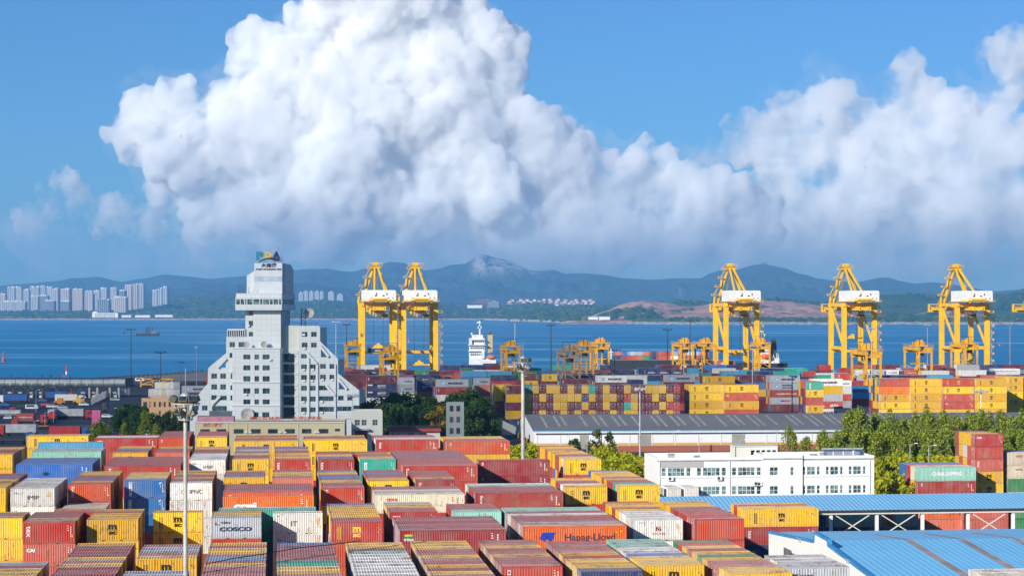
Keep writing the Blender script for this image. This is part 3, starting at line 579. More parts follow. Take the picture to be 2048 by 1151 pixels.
        if kind=='maersk': T('MAERSK',.61 if L>8 else .62,.5,5.9 if L>8 else 3.0,.85 if L>8 else .5,4,0,.05)
        else: T('MAERSK',.58,.68,4.6,.65,4,0,.05); T('SEALAND',.58,.33,4.6,.6,4,0,.05)
    elif kind=='hs': T('HAMBURG SÜD',.55,.5,8.2 if L>8 else 4.6,.75 if L>8 else .45,1,0,.02)
    elif kind=='sud': T('SÜD',.72,.45,3.2,1.0,1,0,.04); b.mat(1); x=-L/2+.33*L; z=.5*h; b.add([(x-1.5,y,z+.6),(x+.2,y,z+.1),(x+1.4,y,z-.8),(x-.4,y,z-.2)],[(0,1,2,3)])
    elif kind=='hap2': bar(.34,.46,.42,.6,3); bar(.46,.66,.42,.6,2); T('Hapag',.56,.51,2,.3,1)
    elif kind=='xg': T('西港港',.5,.62,3.3 if L>8 else 2.2,.9 if L>8 else .6,1,0,.03); bar(.36,.64,.34,.36,1); bar(.04,.2,.68,.84,1) if L>8 else None
    elif kind=='heung': T('HEUNG-A',.5,.5,3.8,.6,1,0,.06)
    elif kind=='cklog': T('CK LINE',.5,.5,5.2,1.0,1,0,.05)
    elif kind=='plainblue': bar(.36,.42,.3,.52,4); T('COSCO',.39,.4,1.2,.3,4); small()
    return b
# templates (front faces -y, origin under the middle of the box)
_tpl={}
def corr(x0,x1,pitch,d):            # x positions and depth of a pressed profile
    n=max(1,round((x1-x0)/pitch)); p=(x1-x0)/n; out=[]
    for i in range(n):
        a=x0+i*p; out+=[(a,0),(a+.26*p,0),(a+.5*p,d),(a+.76*p,d)]
    return out+[(x1,0)]
def template(L,h):
    k=(L,h)
    if k in _tpl: return _tpl[k]
    w=1.22; a=L/2; wall=MB(); roof=MB(); fr=MB(); door=MB()
    pr=corr(-a+.13,a-.13,.275,.05); z0,z1=.15,h-.09
    for sgn in(-1,1):                                   # long sides
        vs=[]
        for x,d in pr: vs+=[(x,sgn*(w-.012-d),z0),(x,sgn*(w-.012-d),z1)]
        wall.add(vs,[(2*i,2*i+2,2*i+3,2*i+1) if sgn<0 else (2*i+1,2*i+3,2*i+2,2*i) for i in range(len(pr)-1)])
    pe=corr(-w+.1,w-.1,.3,.04)
    vs=[]
    for yy,d in pe: vs+=[(a-.012-d,yy,z0),(a-.012-d,yy,z1)]
    wall.add(vs,[(2*i,2*i+2,2*i+3,2*i+1) for i in range(len(pe)-1)])
    wall.box(-a+.1,a-.1,-w+.1,w-.1,.08,.14)
    pr=corr(-a+.14,a-.14,.275,-.034); vs=[]
    for x,d in pr: vs+=[(x,-w+.05,h-.028+d),(x,w-.05,h-.028+d)]
    roof.add(vs,[(2*i,2*i+2,2*i+3,2*i+1) for i in range(len(pr)-1)])
    for sx in(-1,1):                                    # end headers of the roof
        roof.box(min(sx*(a-.02),sx*(a-.14)),max(sx*(a-.02),sx*(a-.14)),-w+.17,w-.17,h-.09,h-.012)
        for sy in(-1,1):
            fr.box(min(sx*a,sx*(a-.13)),max(sx*a,sx*(a-.13)),min(sy*w,sy*(w-.1)),max(sy*w,sy*(w-.1)),.11,h-.11)
            for zz in(0,h-.115): fr.box(min(sx*(a+.003),sx*(a-.178)),max(sx*(a+.003),sx*(a-.178)),min(sy*(w+.003),sy*(w-.162)),max(sy*(w+.003),sy*(w-.162)),zz,zz+.118 if zz else .118)
        fr.box(min(sx*(a-.005),sx*(a-.1)),max(sx*(a-.005),sx*(a-.1)),-w+.1,w-.1,.02,.15)
    for sy in(-1,1):
        fr.box(-a+.178,a-.178,min(sy*(w-.004),sy*(w-.07)),max(sy*(w-.004),sy*(w-.07)),.02,.155); fr.box(-a+.178,a-.178,min(sy*(w-.006),sy*(w-.06)),max(sy*(w-.006),sy*(w-.06)),h-.09,h-.01)
    fr.mat(1)
    if L<8:
        for x in(-1.05,1.05): fr.box(x-.18,x+.18,-w-.002,-w+.1,.03,.135)
    door.mat(0)
    for s in(-1,1): 
        y0,y1=(-w+.11,-.015) if s<0 else (.015,w-.11)
        door.box(-a+.03,-a+.08,y0,y1,.16,h-.1)
        for q in(.28,.5,.72): zq=h*q; door.box(-a+.018,-a+.03,y0+.08,y1-.08,zq-.22,zq+.22)
    door.mat(1)
    for y in(-.8,-.35,.35,.8): door.cyl((-a+.012,y,.1),(-a+.012,y,h-.1),.022,n=5); 
    door.mat(2)
    for y,z,w,hh in((-.95,.62,.22,.2),(-.5,.75,.3,.12),(.62,.7,.34,.25),(.75,.5,.2,.14),(-.3,.42,.24,.1)): door.add([(-a+.012,y,h*z),(-a+.012,y,h*z+hh),(-a+.012,y+w,h*z+hh),(-a+.012,y+w,h*z)],[(0,1,2,3)])
    door.mat(1)
    for y in(-.8,.35): door.box(-a-.01,-a+.012,y,y+.45,h*.36,h*.36+.06)
    _tpl[k]=(wall,roof,fr,door); return _tpl[k]
_cm={}
def container_meshes(L,h):
    k=(L,h)
    if k in _cm: return _cm[k]
    w,r,f,d=template(L,h); _cm[k]=(w.mesh('container_wall',M['paint']),r.mesh('container_roof',M['roof']),f.mesh('container_frame',[M['paint'],M['dark']]),d.mesh('container_door',[M['paint'],M['steel'],M['white']])); return _cm[k]
_lm={}
def logo_mesh(k,L,h):
    q=(k,L,h)
    if q not in _lm: _lm[q]=lettering(k,L,h).mesh('lettering',INK)
    return _lm[q]
RECS=[]      # every container: where, how turned, size, colour, mark, and the words that find it
crnd=random.Random(11)
ORD=['first','second','third','fourth','fifth','sixth','seventh','eighth','ninth','tenth','eleventh','twelfth','thirteenth','fourteenth','fifteenth','sixteenth','seventeenth','eighteenth','nineteenth','twentieth','21st','22nd','23rd','24th']
def rec(p,rz,L,h,z,c,logo,where,force=False,loose=True):
    j=crnd.uniform(-.035,.035) if loose else 0
    RECS.append(dict(x=p[0]+j*UX,y=p[1]+j*UY,z=z,rz=rz+ (crnd.uniform(-.002,.002) if loose else 0),L=L,h=h,c=c,logo=logo,where=where,force=force,n=0))
def block(where,x,y,L,seq,tiers,logos=(),yb=None,n=None,zt=None,h=2.591,nt=6,ang=None,pitch=2.53,fill='RRYYDSWYBPG'):
    a=A if ang is None else ang; ux,uy=math.cos(a),math.sin(a); vx,vy=-uy,ux
    zt=nt*h if zt is None else zt; Y=dist(y,zt); X=(x-1024)/F*Y; LL=6.058 if L==20 else 12.192
    if n is None: n=max(1,round((dist(yb,zt)-Y)/math.cos(a)/pitch)) if yb else len(seq)
    cx,cy=X+ux*LL/2+vx*1.22,Y+uy*LL/2+vy*1.22; base=zt-nt*h
    for i in range(n):
        px,py=cx+vx*i*pitch,cy+vy*i*pitch; col=seq[min(len(seq)-1,int((i+.5)/n*len(seq)))]
        for t in range(nt):
            z=zt-(t+1)*h
            if t==0: c=tiers[0] if i==0 else col
            elif i==0: c=tiers[t] if t<len(tiers) else crnd.choice(fill)
            else: c=crnd.choice(fill)
            lg=logos[t] if (i==0 and t<len(logos)) else None
            if i==0: w=('top front of %s' if t==0 else ORD[t]+' tier, front of %s')%where
            elif t==0: w='%s row back atop %s'%(ORD[i],where)
            else: w='%s row, %s tier, %s'%(ORD[i],ORD[t],where)
            rec((px,py),a,LL,h,z,c,lg,w,force=bool(lg))
def X_off(x): return (x-1634)/4000*351*.118+3
def front_yard():
    ranks={}
    def rank(nm,items):
        items=sorted(items,key=lambda q:q[0]); 
        for i,it in enumerate(items):
            kw=it[-1] if isinstance(it[-1],dict) else {}
            x,y,yb,L,seq,tiers,logos=it[:7]; block('%s stack from left, %s rank'%(ORD[i],nm),x,y,L,seq,tiers,logos,yb,**kw)
    rank('nearest',[(-92,1180,1121,20,'PYPYYPG','PP',()),(86,1168,1087.5,20,'PYPPYPYPPPY','PR',()),(272,1116.8,1085,20,'YPGP','YYR',('msc','msc')),(225,1185,1144,20,'KGKG','KK',()),(395,1175,1083.5,20,'PYYPPYPLPYPY','PY',()),(554.6,1175,1083.8,20,'PBPYYTPPPPB','PP',()),
      (719,1175,1084,20,'PWPWWWWWWKPYY','PW',()),(874,1170,1081.4,20,'GPYPYPYPPYY','GY',()),(1003,1131.9,1081,20,'RPYPYP','RRR',('emb',)),(1162.5,1142,1081,20,'NYYRYPPP','NRR',()),(1287.5,1130,1079.5,20,'YYBWWKK','YYR',('msc',)),(1461,1146,1078.5,20,'YYPPYEYPYRE','YYY',()),(1578.75,1133.75,1110,20,'GGWG','GGG',('cosco2',)),(2012,1165,1135,20,'CCW','CC',())])
    rank('second',[(-58,1035.7,1024.7,20,'YPY','YYYY',()),(45.8,1044,1024,20,'YYPP','RSSR',('tex','cai')),(174,1038.3,1016.8,20,'YYYPY','YYYR',('msc','msc')),(104,1024,1016.8,20,'PY','RRR',()),(306.5,1023.9,1019,20,'Y','YYYR',('msc','msc','msc')),(421.7,1034.4,1021,20,'GYY','GRRY',('cosco',)),(436,1022,1012.3,40,'TBK','TTG',()),(546.4,1025.7,1023,20,'W','WWCR',('it','imip')),
      (662.8,1043,1007,20,'PPYYYYYB','RRRY',('mscy',None,'tex')),(800,1060,1034.2,40,'DDDDDD','DDR',('tri',)),(778,1022.6,1004,20,'RPYYG','RRD',('cai',)),(906,1022,1007,20,'KPPP','KKR',()),(1046,1052.5,1013,40,'OGDDPPWPKK','OOR',('hapag','hapag')),(1266,1038,1001,20,'WWWWYPYYP','WWCR',('ni','ni')),(1390,1037.5,1001,20,'RRRPPPPYYY','RRRY',()),(1489,1017.5,1006.5,40,'YYRY','YDN',('msc','tex','seaco'),dict(nt=3,h=2.896))])
    rank('third',[(-77,975,945.4,20,'YYYPYPBPP','YYY',()),(21,976,956,20,'WWCWCW','WWY',('imip','imip')),(136.5,967,942.8,20,'RYPBPYYY','RRD',('flor','flor')),(123,1016,1004,20,'CC','CC',(),dict(nt=5)),(248,960,943,20,'YYCYYY','BBB',('pil','pil')),(340,965,940,20,'WPPYPPYPY','WWWW',('ipnc',)),(446,992.5,990,40,'O','OOR',('ccni',)),(446.5,982.8,968,40,'RPPPP','RRO',('tee',),dict(zt=16.03)),(446.5,956,939.4,20,'YPBPPY','YYR',('msc',)),(545,957,939.4,20,'SPYYPP','SSR',()),
      (643,974,939,20,'YPPYYPBBPYYB','RYDR',('emb',)),(736,960.4,939.4,20,'YYPPPBPP','YYR',('msc',)),(750.4,988.3,971.6,40,'CGCPP','CRD',('oocl',)),(831,959.5,941.5,20,'DYPPPP','DDR',('flor',)),(950.7,985.2,967,40,'DPPPKW','DDR',('flor',)),(1131,972.4,956,20,'YWPPYY','YRRY',('msc',)),(1237,970.3,939,20,'YTPPYPYYYYB','YYRY',('msc',))])
    rank('fourth',[(-46,908,892,20,'PPPPYP','YYY',('msc',)),(32,928.5,914,40,'CBBB','BBB',('plainblue',)),(61.5,903.6,896,40,'KG','KKY',()),(76,884.5,882.5,40,'L','LLY',()),(208,931,912.8,40,'RPPPPP','RRY',('tee',)),(225.4,905,891,20,'YPBYY','YYR',('msc',)),(310,904,893,20,'SPPY','SSR',()),(378.7,918.5,893,20,'WWWWPPPYY','WWWW',('imip','imip')),(465,918.5,891.3,20,'YPPYYBYYBP','YYY',('msc','msc')),(549,918.5,891.3,20,'RYPYPPYBP','RRRY',('tex','tex')),
      (636.7,918.5,901.8,20,'DPBYPPP','DDRY',('tex',)),(705,908,901,20,'PP','DDR',()),(719.6,918.5,903.6,20,'TYYPYY','TTRY',('panel',)),(805,930.5,899.7,40,'RPPPPPPBPPPP','RRRD',('tex',)),(956,920,917.5,40,'D','DDDR',('emb','emb')),(1131,918.5,890.5,20,'YCYPYYYYPYYP','YRYY',('msc',))])
    rank('rearmost',[(53,871,868.5,40,'Y','YYY',('msc',)),(188.8,876,870,40,'RWP','RRY',('tri',)),(316,875.4,861.8,20,'RPPPP','RRY',('emb',)),(392,874,861.8,20,'YPPP','YYYR',('msc','msc')),(468.5,882,869.6,40,'YPPYPY','YYYR',('msc','msc')),(608,880,869.6,40,'YYPPY','YYYR',('msc','msc')),(751.7,879.3,870,40,'RWPP','RRD',('tex',)),(893,882,872,40,'RPYY','RYRY',('emb',))])
    block('stack beside the white office building',1836.7,933.7,40,'KCRBB','KDC',('china','emb'),n=5,nt=3,h=2.9)
    block('tall red tower',1950.5,867.8,20,'RYYYP','RRSYYE',('cai',None,'tex','msc','msc'),n=5,nt=6,zt=14.9)
    block('cream stack at the right edge',2017,904.4,40,'CBD','CCEC',('oocl','oocl'),n=3,nt=4,h=2.75)
    # containers seen below the long canopy
    block('stack behind the blue canopy',1840,1008,40,'OO','OSS',('hapag',),n=2,nt=2,h=2.7)
    block('stack behind the blue canopy, right',1925,1008,40,'SY','SSR',(),n=2,nt=2,h=2.7)
    block('yellow stack behind the blue canopy',1990,1007,20,'Y','YY',('msc',),n=2,nt=2,h=2.7)
    block('green stack behind the blue canopy',2024,1007,20,'E','EE',(),n=2,nt=2,h=2.7)
    for i,(x,c) in enumerate(zip((1634,1656,1678,1700,1722,1745,1767,1790,1812),'BNSSRGKCG')): 
        Y=350+X_off(x); p=at(x,1000,Y); rec((p[0],p[1]),A+math.pi/2,6.058,2.591,0,c,None,'end on, %s from left behind the blue canopy'%ORD[i])
        rec((p[0],p[1]),A+math.pi/2,6.058,2.591,2.6,crnd.choice('BSGRK'),None,'end on, upper tier, %s from left behind the blue canopy'%ORD[i])
    for i,(x,c) in enumerate(zip((1310,1345,1380),'WWW')):
        p=at(x,975,351)
        for t in range(3): rec((p[0],p[1]+3),A+math.pi/2,6.058,2.896,.75+2.9*t,c,None,'end on, %s from left at the office wall, %s tier from ground'%(ORD[i],ORD[t]))
    for i,(x,y,c) in enumerate(((1640,1056,'M'),(1700,1056,'E'),(1760,1057,'M'),(1822,1056,'N'),(1880,1056,'M'),(1950,1056,'M'))):
        p=at(x+20,y,342); rec((p[0],p[1]),A,12.192,2.591,0,c,None,'on the ground in the shade of the blue canopy, %s from left'%ORD[i])
def mid_yard():
    H9=dict(h=2.896,nt=5)
    def b(where,x,y,L,seq,tiers,logos=(),n=4,**k):
        q=dict(H9); q.update(k); block(where,x,y,L,seq,tiers,logos,n=n,fill='MMDYNGBYR',**q)
    b('yellow stack behind the warehouse roof',1380,769,40,'YY','YYYYY',('msc','msc','msc','msc'))
    b('yellow and red stack',1450,769,40,'YR','YRYRY',('msc','tri','msc'))
    b('grey lettered stack',1541,751,40,'GG','GGDGM',('maersk','maersk2','hs','hap2'))
    b('turquoise topped stack',1615,763,20,'TSSSY','TYSYS',('panel','msc',None,'msc'),n=5)
    b('far left of big yellow wall',1761,757.6,40,'RTYNYY','ROYYY',(None,None,'msc','msc'),n=6)
    b('second column of big yellow wall',1821.7,757.6,40,'YY','YYYYY',('msc','msc','msc','msc'),n=6)
    b('third column of big yellow wall',1886.7,757.6,40,'RY','RYRRY',('mscy','msc','tex','cai'),n=6)
    b('fourth column of big yellow wall',1952,757.6,40,'YY','YYYYY',('msc','msc','msc','msc'),n=6)
    b('right end of big yellow wall',2017,753,20,'YY','YYYYY',('msc','msc','msc','msc'),n=6)
    b('stack at far right edge',2052,753,20,'YY','YYYYY',('msc',),n=4)
    b('maroon and navy stack behind trees',733,751.7,40,'MM','MNNWM',('tex','xg','xg'))
    b('maroon stack beside the harbour tower',666,749,40,'MM','MMMM',())
    b('grey pair behind the trees',798,755,20,'GG','GGWG',('maersk','maersk'))
    b('navy stack behind the trees',835,753,20,'NN','NNSM',('xg','xg'))
    b('long grey topped stack behind trees',873,758.5,40,'GM','GDWM',('maersk','tex'))
    b('grey topped stack right of trees',949,755.5,20,'GM','GSRGB',('maersk','cai','hs'))
    b('yellow stack left of door wall',990,769,20,'YY','YYDMY',('msc','msc'))
    b('maroon end stack of door wall',1013,771,20,'MY','MYMYN',('tri',),n=3)
    b('white lettered stack behind door wall',1194,750.6,40,'WM','WMMM',('maersk',))
    b('long maroon stack behind door wall',1122,757,40,'MM','MMMM',('tex',),n=2)
    b('ochre topped stack behind door wall',1085.8,748,20,'YM','YMMM',('msc',))
    b('maroon topped stack behind door wall',1047,747,20,'MY','MYMM',('cai','msc'))
    for i,x in enumerate((1291,1316,1343)): b('navy capitals stack, %s of three'%ORD[i],x,739,20,'NN','NNNN',('heung','heung','heung'),h=2.85,nt=4)
    for i,x in enumerate((705,733)): b('navy stack beside tower, %s of two'%ORD[i],x,739,20,'NN','NNNN',('heung',),h=2.85,nt=4)
    b('grey long stack right of door wall',1331,749.5,40,'GM','GMMM',('maersk',))
    b('ochre stack behind the yellow stack',1410,752,40,'YM','YYMM',('msc',)); b('long maroon stack right of ochre',1473,750,40,'MB','MBYMM',('tex',))
    b('white stack right of turquoise',1624,757,40,'WY','WYGRW',('maersk',None,None,'sud','maersk'),n=2); b('red topped short stack',1675,746,20,'RW','RWWRG',('tex','maersk'))
    b('white row behind big yellow wall',1716,739,20,'WG','WGM',('maersk',),nt=4); b('grey row behind big yellow wall',1745,739,20,'GG','GGM',('maersk',),nt=4); b('second white row behind yellow wall',1774,739,20,'WG','WGM',('maersk',),nt=4)
    b('red script stack behind yellow wall',1811,739,20,'RG','RGM',('hs',),nt=4); b('long white stack at right edge',1993,737,40,'WG','WGM',('maersk',),nt=4); b('cream row behind big yellow wall',1850,741,40,'WY','WYM',(),nt=4); b('white long row behind yellow wall',1925,740,40,'WC','WMM',(),nt=4)
    b('white teal lettered stack',1010,731,40,'WW','WWMM',('chinab',),h=2.7,nt=4); b('red capitals stack below right crane',1430,722,40,'RM','RMMM',('cklog',),h=2.7,nt=4)
    # wall of door ends
    rows=['TYMYYMYMYTMYMMYMMYYYMR','YMYMYYYYPYMYYMRYMMYMYM','YMMMYYMMYMMYMMTYMMMYRR','YMYMMYMYMYMMYMYYMMYMYR','MYMMYYMYMMYYMMYMMYYMYM']
    Y0=dist(770,5*2.896); n=22; s=F/Y0
    for t,rw in enumerate(rows):
        for i,c in enumerate(rw):
            x=1049+(i+.5)*14.15; X=(x-1024)/F*Y0; rec((X,Y0+6.1+X*.02),A*.2+math.pi/2,12.192,2.896,(4-t)*2.896,c if c!='P' else 'N',None,'door end, %s from left, %s tier of the door wall'%(ORD[i],ORD[t]))
    # everything further back, towards the quay
    r=random.Random(5)
    for k,(Y,zt,nt,dep) in enumerate(((860,11.4,4,4),(925,10.6,4,3),(985,10.6,4,3),(1040,11.0,4,4),(1100,10.8,4,3))):
        x=690 if k else 1000; 
        while x<2075:
            L=r.choice((40,40,20)); w=(12.6 if L==40 else 6.5)/Y*F; m=nt-(r.random()<.35); y=YH+(H-m*2.7)/Y*F
            if r.random()<.9: block('far yard',x,y,L,r.choice(('MN','NB','MM','BE','GW','NE','WG','TL','DM','RB')),''.join(r.choice('MMNNBEGLTWDRS') for _ in range(5)),(),n=dep,nt=m,h=2.7,fill='MMNNBEGLWD')
            x+=w+(r.random()<.18)*r.uniform(4,16)
def build_containers():
    global INK
    INK=[M['ink'],M['white'],M['inkred'],M['inkblue'],M['inknavy'],M['inkyellow'],M['inklblue'],M['inkteal'],M['inkgreen'],M['inkorange']]
    front_yard(); mid_yard()
    # which of them the camera really sees, and how large
    vs=[];fs=[];own=[]
    for i,q in enumerate(RECS):
        c,s=math.cos(q['rz']),math.sin(q['rz']); b=len(vs)
        for z in(q['z'],q['z']+q['h']):
            for a,d in((-1,-1),(1,-1),(1,1),(-1,1)):
                lx,ly=a*q['L']/2,d*1.22; vs.append((q['x']+lx*c-ly*s,q['y']+lx*s+ly*c,z))
        for f in((0,1,5,4),(1,2,6,5),(2,3,7,6),(3,0,4,7),(4,5,6,7)): fs.append([b+k for k in f]); own.append(i)
    for ob in OCCLUDERS:                                   # big buildings that stand in front of some
        me=ob.data; b=len(vs); mw=ob.matrix_world; vs.extend([tuple(mw@v.co) for v in me.vertices])
        for p in me.polygons: fs.append([b+k for k in p.vertices]); own.append(-1)
    tree=BVHTree.FromPolygons([Vector(v) for v in vs],fs); o=Vector((0,0,H))
    for py in range(680,1151,2):
        for px in range(1,2048,2):
            hit=tree.ray_cast(o,Vector(((px-1024)/F,1,-(py-YH)/F)))
            if hit[2] is not None and own[hit[2]]>=0: RECS[own[hit[2]]]['n']+=1
    seen=sorted([q for q in RECS if q['n']>0],key=lambda q:-(q['n']+(q['force'] and q['n']>8)*400)); first=seen[:300]; ids={id(q) for q in first}
    SC['containers_seen']=len(seen)
    for q in first:
        lg=q['logo']; cn=CNAME[q['c']]; L,h=q['L'],q['h']; size='long' if L>8 else 'short'
        lab=('%s container, %s, %s'%(cn,LOGO[lg],q['where'])) if lg else '%s %s container, %s'%(cn,size,q['where'])
        if len(lab.replace(',','').split())>16: lab=lab.replace('from left, ','in ').replace(' container','',1) if False else lab.replace(' from left','')
        if len(lab.split())>16: print('LONG',lab)
        t=thing('shipping_container',lab,'container',(q['x'],q['y'],q['z']),q['rz'],'stacked shipping containers')
        w,r,f,d=container_meshes(L,h); col=PAL[q['c']]
        for nm,me in (('wall',w),('roof',r),('frame',f),('door',d)): link(nm,me,t,col)
        if lg: link('lettering',logo_mesh(lg,L,h),t)
    # the many others as one mass
    V=[];Fc=[];Mi=[];Cc=[]; nv=0
    for q in RECS:
        if id(q) in ids: continue
        L,h=q['L'],q['h']; col=PAL[q['c']]; v=crnd.uniform(.82,1.12); col=tuple(min(.9,k*v) for k in col)
        if q['n']>3 and q['y']<420: parts=[(template(L,h)[0],0),(template(L,h)[1],1),(template(L,h)[2],0),(template(L,h)[3],0)]
        elif q['n']>0:
            m=MB(); m.box(-L/2+.02,L/2-.02,-1.2,1.2,.05,h-.04); m2=MB(); m2.add([(-L/2+.03,-1.19,h-.03),(L/2-.03,-1.19,h-.03),(L/2-.03,1.19,h-.03),(-L/2+.03,1.19,h-.03)],[(0,1,2,3)])
            for sx in(-1,1): m.box(min(sx*L/2,sx*(L/2-.12)),max(sx*L/2,sx*(L/2-.12)),-1.22,-1.1,0,h)
            m.box(-L/2+.12,L/2-.12,-1.216,-1.15,0,.14); m.box(-L/2+.12,L/2-.12,-1.216,-1.15,h-.12,h-.01); parts=[(m,0),(m2,1)]
        else:
            m=MB(); m.box(-L/2,L/2,-1.22,1.22,.0,h-.02); parts=[(m,0)]
        if q['n']>0 and q['rz']>1: parts.append((template(L,h)[3],None))
        c,s=math.cos(q['rz']),math.sin(q['rz'])
        for m,mi in parts:
            a=np.array(m.v); X=q['x']+a[:,0]*c-a[:,1]*s; Yy=q['y']+a[:,0]*s+a[:,1]*c; V.append(np.stack([X,Yy,a[:,2]+q['z']],1))
            for f,fm in zip(m.f,m.m): Fc.append([k+nv for k in f]); Mi.append(mi if mi is not None else (0,2,3)[fm]); Cc.append((col,len(f)))
            nv+=len(m.v)
    me=bpy.data.meshes.new('container_mass'); me.from_pydata(np.concatenate(V).tolist(),[],Fc); me.materials.append(M['paint2']); me.materials.append(M['roof2']); me.materials.append(M['steel']); me.materials.append(M['white']); me.polygons.foreach_set('material_index',Mi)
    ca=me.color_attributes.new('paint','FLOAT_COLOR','CORNER'); arr=np.concatenate([np.tile(np.array([*c,1.0],dtype=np.float32),n) for c,n in Cc]); ca.data.foreach_set('color',arr); me.update()
    o=link('container_mass',me); o['kind']='stuff'; o['label']='hundreds of smaller stacked containers filling the yard back to the quay'
OCCLUDERS=[]
# ---------- buildings ----------
_wm={}
def window(parent,x,z,w,h,y,nx=2,nz=1,glass='glass',fr='white',sill=False,rec=.22):
    k=(round(w,1),round(h,1),nx,nz,glass,fr)
    if k not in _wm:
        p=MB().quad((-k[0]/2,0,0),(k[0]/2,0,0),(k[0]/2,0,k[1]),(-k[0]/2,0,k[1])).mesh('window_pane',M[glass])
        f=MB(); t=.055 if fr=='steel' else .07
        f.box(-k[0]/2,k[0]/2,-.05,-.01,0,t).box(-k[0]/2,k[0]/2,-.05,-.01,k[1]-t,k[1])
        for i in range(nx+1): c=-k[0]/2+t/2+(k[0]-t)*i/nx; f.box(c-t/2,c+t/2,-.052,-.012,t,k[1]-t)
        for i in range(1,nz): c=k[1]*i/nz; f.box(-k[0]/2+t,k[0]/2-t,-.047,-.013,c-t/2,c+t/2)
        _wm[k]=(p,f.mesh('window_frame',M[fr]))
    o=link('window',_wm[k][0],parent); o.location=(x,y+rec,z); link('frame',_wm[k][1],o); return o
def facade(name,parent,outer,wins,y,mat,depth=.3,holes=()):
    o=link(name,curve_mesh(name,[outer]+[rect(*w) for w in wins]+[list(h) for h in holes],depth,mat),parent); o.location=(0,y,0); return o
def dish(mb,c,r,tilt=.5):
    n=14; vs=[]
    for q,rr in((0,1.0),(.22,.6),(.3,.12)):
        for k in range(n): t=2*math.pi*k/n; vs.append((c[0]+r*rr*math.cos(t),c[1]+r*q*.9+r*rr*math.sin(t)*tilt*.4,c[2]+r*rr*math.sin(t)-r*q*tilt))
    mb.add(vs,[(j*n+k,j*n+(k+1)%n,(j+1)*n+(k+1)%n,(j+1)*n+k) for j in range(2) for k in range(n)]+[tuple(range(2*n,3*n))])
    mb.cyl((c[0],c[1]+r*.3,c[2]-r*.2),(c[0],c[1]+r*.5,c[2]-r*1.2),r*.08,n=5); mb.cyl((c[0],c[1],c[2]-r*.1),(c[0],c[1]-r*.7,c[2]+r*.1),r*.03,n=4)
def harbour_tower():
    Y0=612; s=F/Y0; ox=(542.9-1024)/F*Y0
    t=thing('harbour_tower','pale stepped harbour tower with glazed collar and big lettered sign on top','building',(ox,Y0,0),R(-3))
    X=lambda zx:(zx-554)/(3.029*s); Z=lambda zy:H-(zy/3.029+480-622)/s
    def RC(x0,x1,y0,y1): return (X(x0),X(x1),Z(y1),Z(y0))
    W_=lambda l:[RC(*q) for q in l]
    def fac(name,pts,wins,y,mat,holes=(),depth=.3,body=None,glz=True):
        ws=W_(wins); facade(name,t,[(X(a),Z(b)) for a,b in pts],ws,y,mat,depth,[[(X(a),Z(b)) for a,b in h] for h in holes])
        for (x0,x1,z0,z1) in ws: window(t,(x0+x1)/2,z0,x1-x0,z1-z0,y,3 if x1-x0>4 else 2,1,'glass','steel')
    g=M['tower']; g2=M['tower2']
    # central front block
    cols=[(397,440),(465,492),(514,557)]; rows=[(690,720),(755,786),(820,853),(893,926),(960,990)]
    wl=[(a,b,c,d) for c,d in rows for a,b in cols]+[(462,490,1037,1067),(512,555,1037,1067)]
    fac('front_wall',[(330,1180),(330,652),(620,652),(620,1180)],wl,-4.0,g2)
    MB().box(X(330),X(620),-3.69,8,0,Z(653)).build('front_block_body',g,t)
    for zy in(652,855,996): MB().box(X(328),X(622),-4.25,-3.99,Z(zy+5),Z(zy-3)).build('ledge',g2,t)
    # shaft
    fac('shaft_wall',[(445,660),(445,424),(613,424),(613,660)],[],-.6,g2); fac('shaft_wall',[(394,660),(394,424),(444.5,424),(444.5,660)],[(415,441,430,455),(415,441,488,520),(415,441,555,583)],.2,g2)
    MB().box(X(394),X(613),.51,17,Z(700),Z(424)).build('shaft_body',plain('tower_shaded_panel',(.46,.51,.52),.7,0,.08,.2),t)  # darker copy of the panel colour; shade of the shaft side painted in
    # collar with its ribbon of glass
    c=[(X(345),-3.2),(X(625),-3.2),(X(633),-2.6),(X(640),20),(X(345),20)]
    k=lambda e:[(X(345)-e,-3.2-e),(X(628)+e,-3.2-e),(X(636)+e,-2.2),(X(636)+e,20+e),(X(345)-e,20+e)]
    MB().prismz(k(0),Z(424),Z(389)).prismz(k(0),Z(358),Z(345)).prismz([(a*.985,b*.95+.3) for a,b in k(0)],Z(345),Z(322)).build('collar',g2,t)
    MB().prismz(k(-.25),Z(389),Z(358)).build('ribbon_window',M['glassg'],t)
    b=MB()
    for zx in(348,375,402,415,452,494,512,553,575,607,628): MB().box(X(zx)-.12,X(zx)+.12,-3.12,-2.9,Z(389),Z(358)).build('mullion',M['white'],t)
    for i in range(7): b.box(X(636)-.28,X(636)-.05,-1+i*3,-.7+i*3,Z(389),Z(358))
    b.build('side_mullion',M['white'],t)
    # head that carries the sign
    MB().prism([(X(448),Z(322)),(X(619),Z(322)),(X(619),Z(139)),(X(448),Z(139))],.2,9).build('sign_wall',plain('sign_panel',(.70,.72,.73),.6,0,.05,.2),t)
    MB().prism([(X(449),Z(250)),(X(618),Z(250)),(X(618),Z(218)),(X(449),Z(218))],.15,.199).build('pale_band',plain('pale_blue_panel',(.50,.58,.66),.6),t)
    MB().prism([(X(394),Z(322)),(X(640),Z(322)),(X(640),Z(172)),(X(622),Z(140)),(X(448),Z(180)),(X(394),Z(214))],2.5,15).build('head_wall',g2,t)
    sg=MB(); y=.12
    put_text(sg,'P',X(482),Z(95),X(505)-X(458),2.6,y,.06,0,0); put_text(sg,'D',X(533),Z(90),X(556)-X(511),1.9,y,.06,0,1); put_text(sg,'A',X(584),Z(92),X(611)-X(560),2.4,y,.06,0,2)
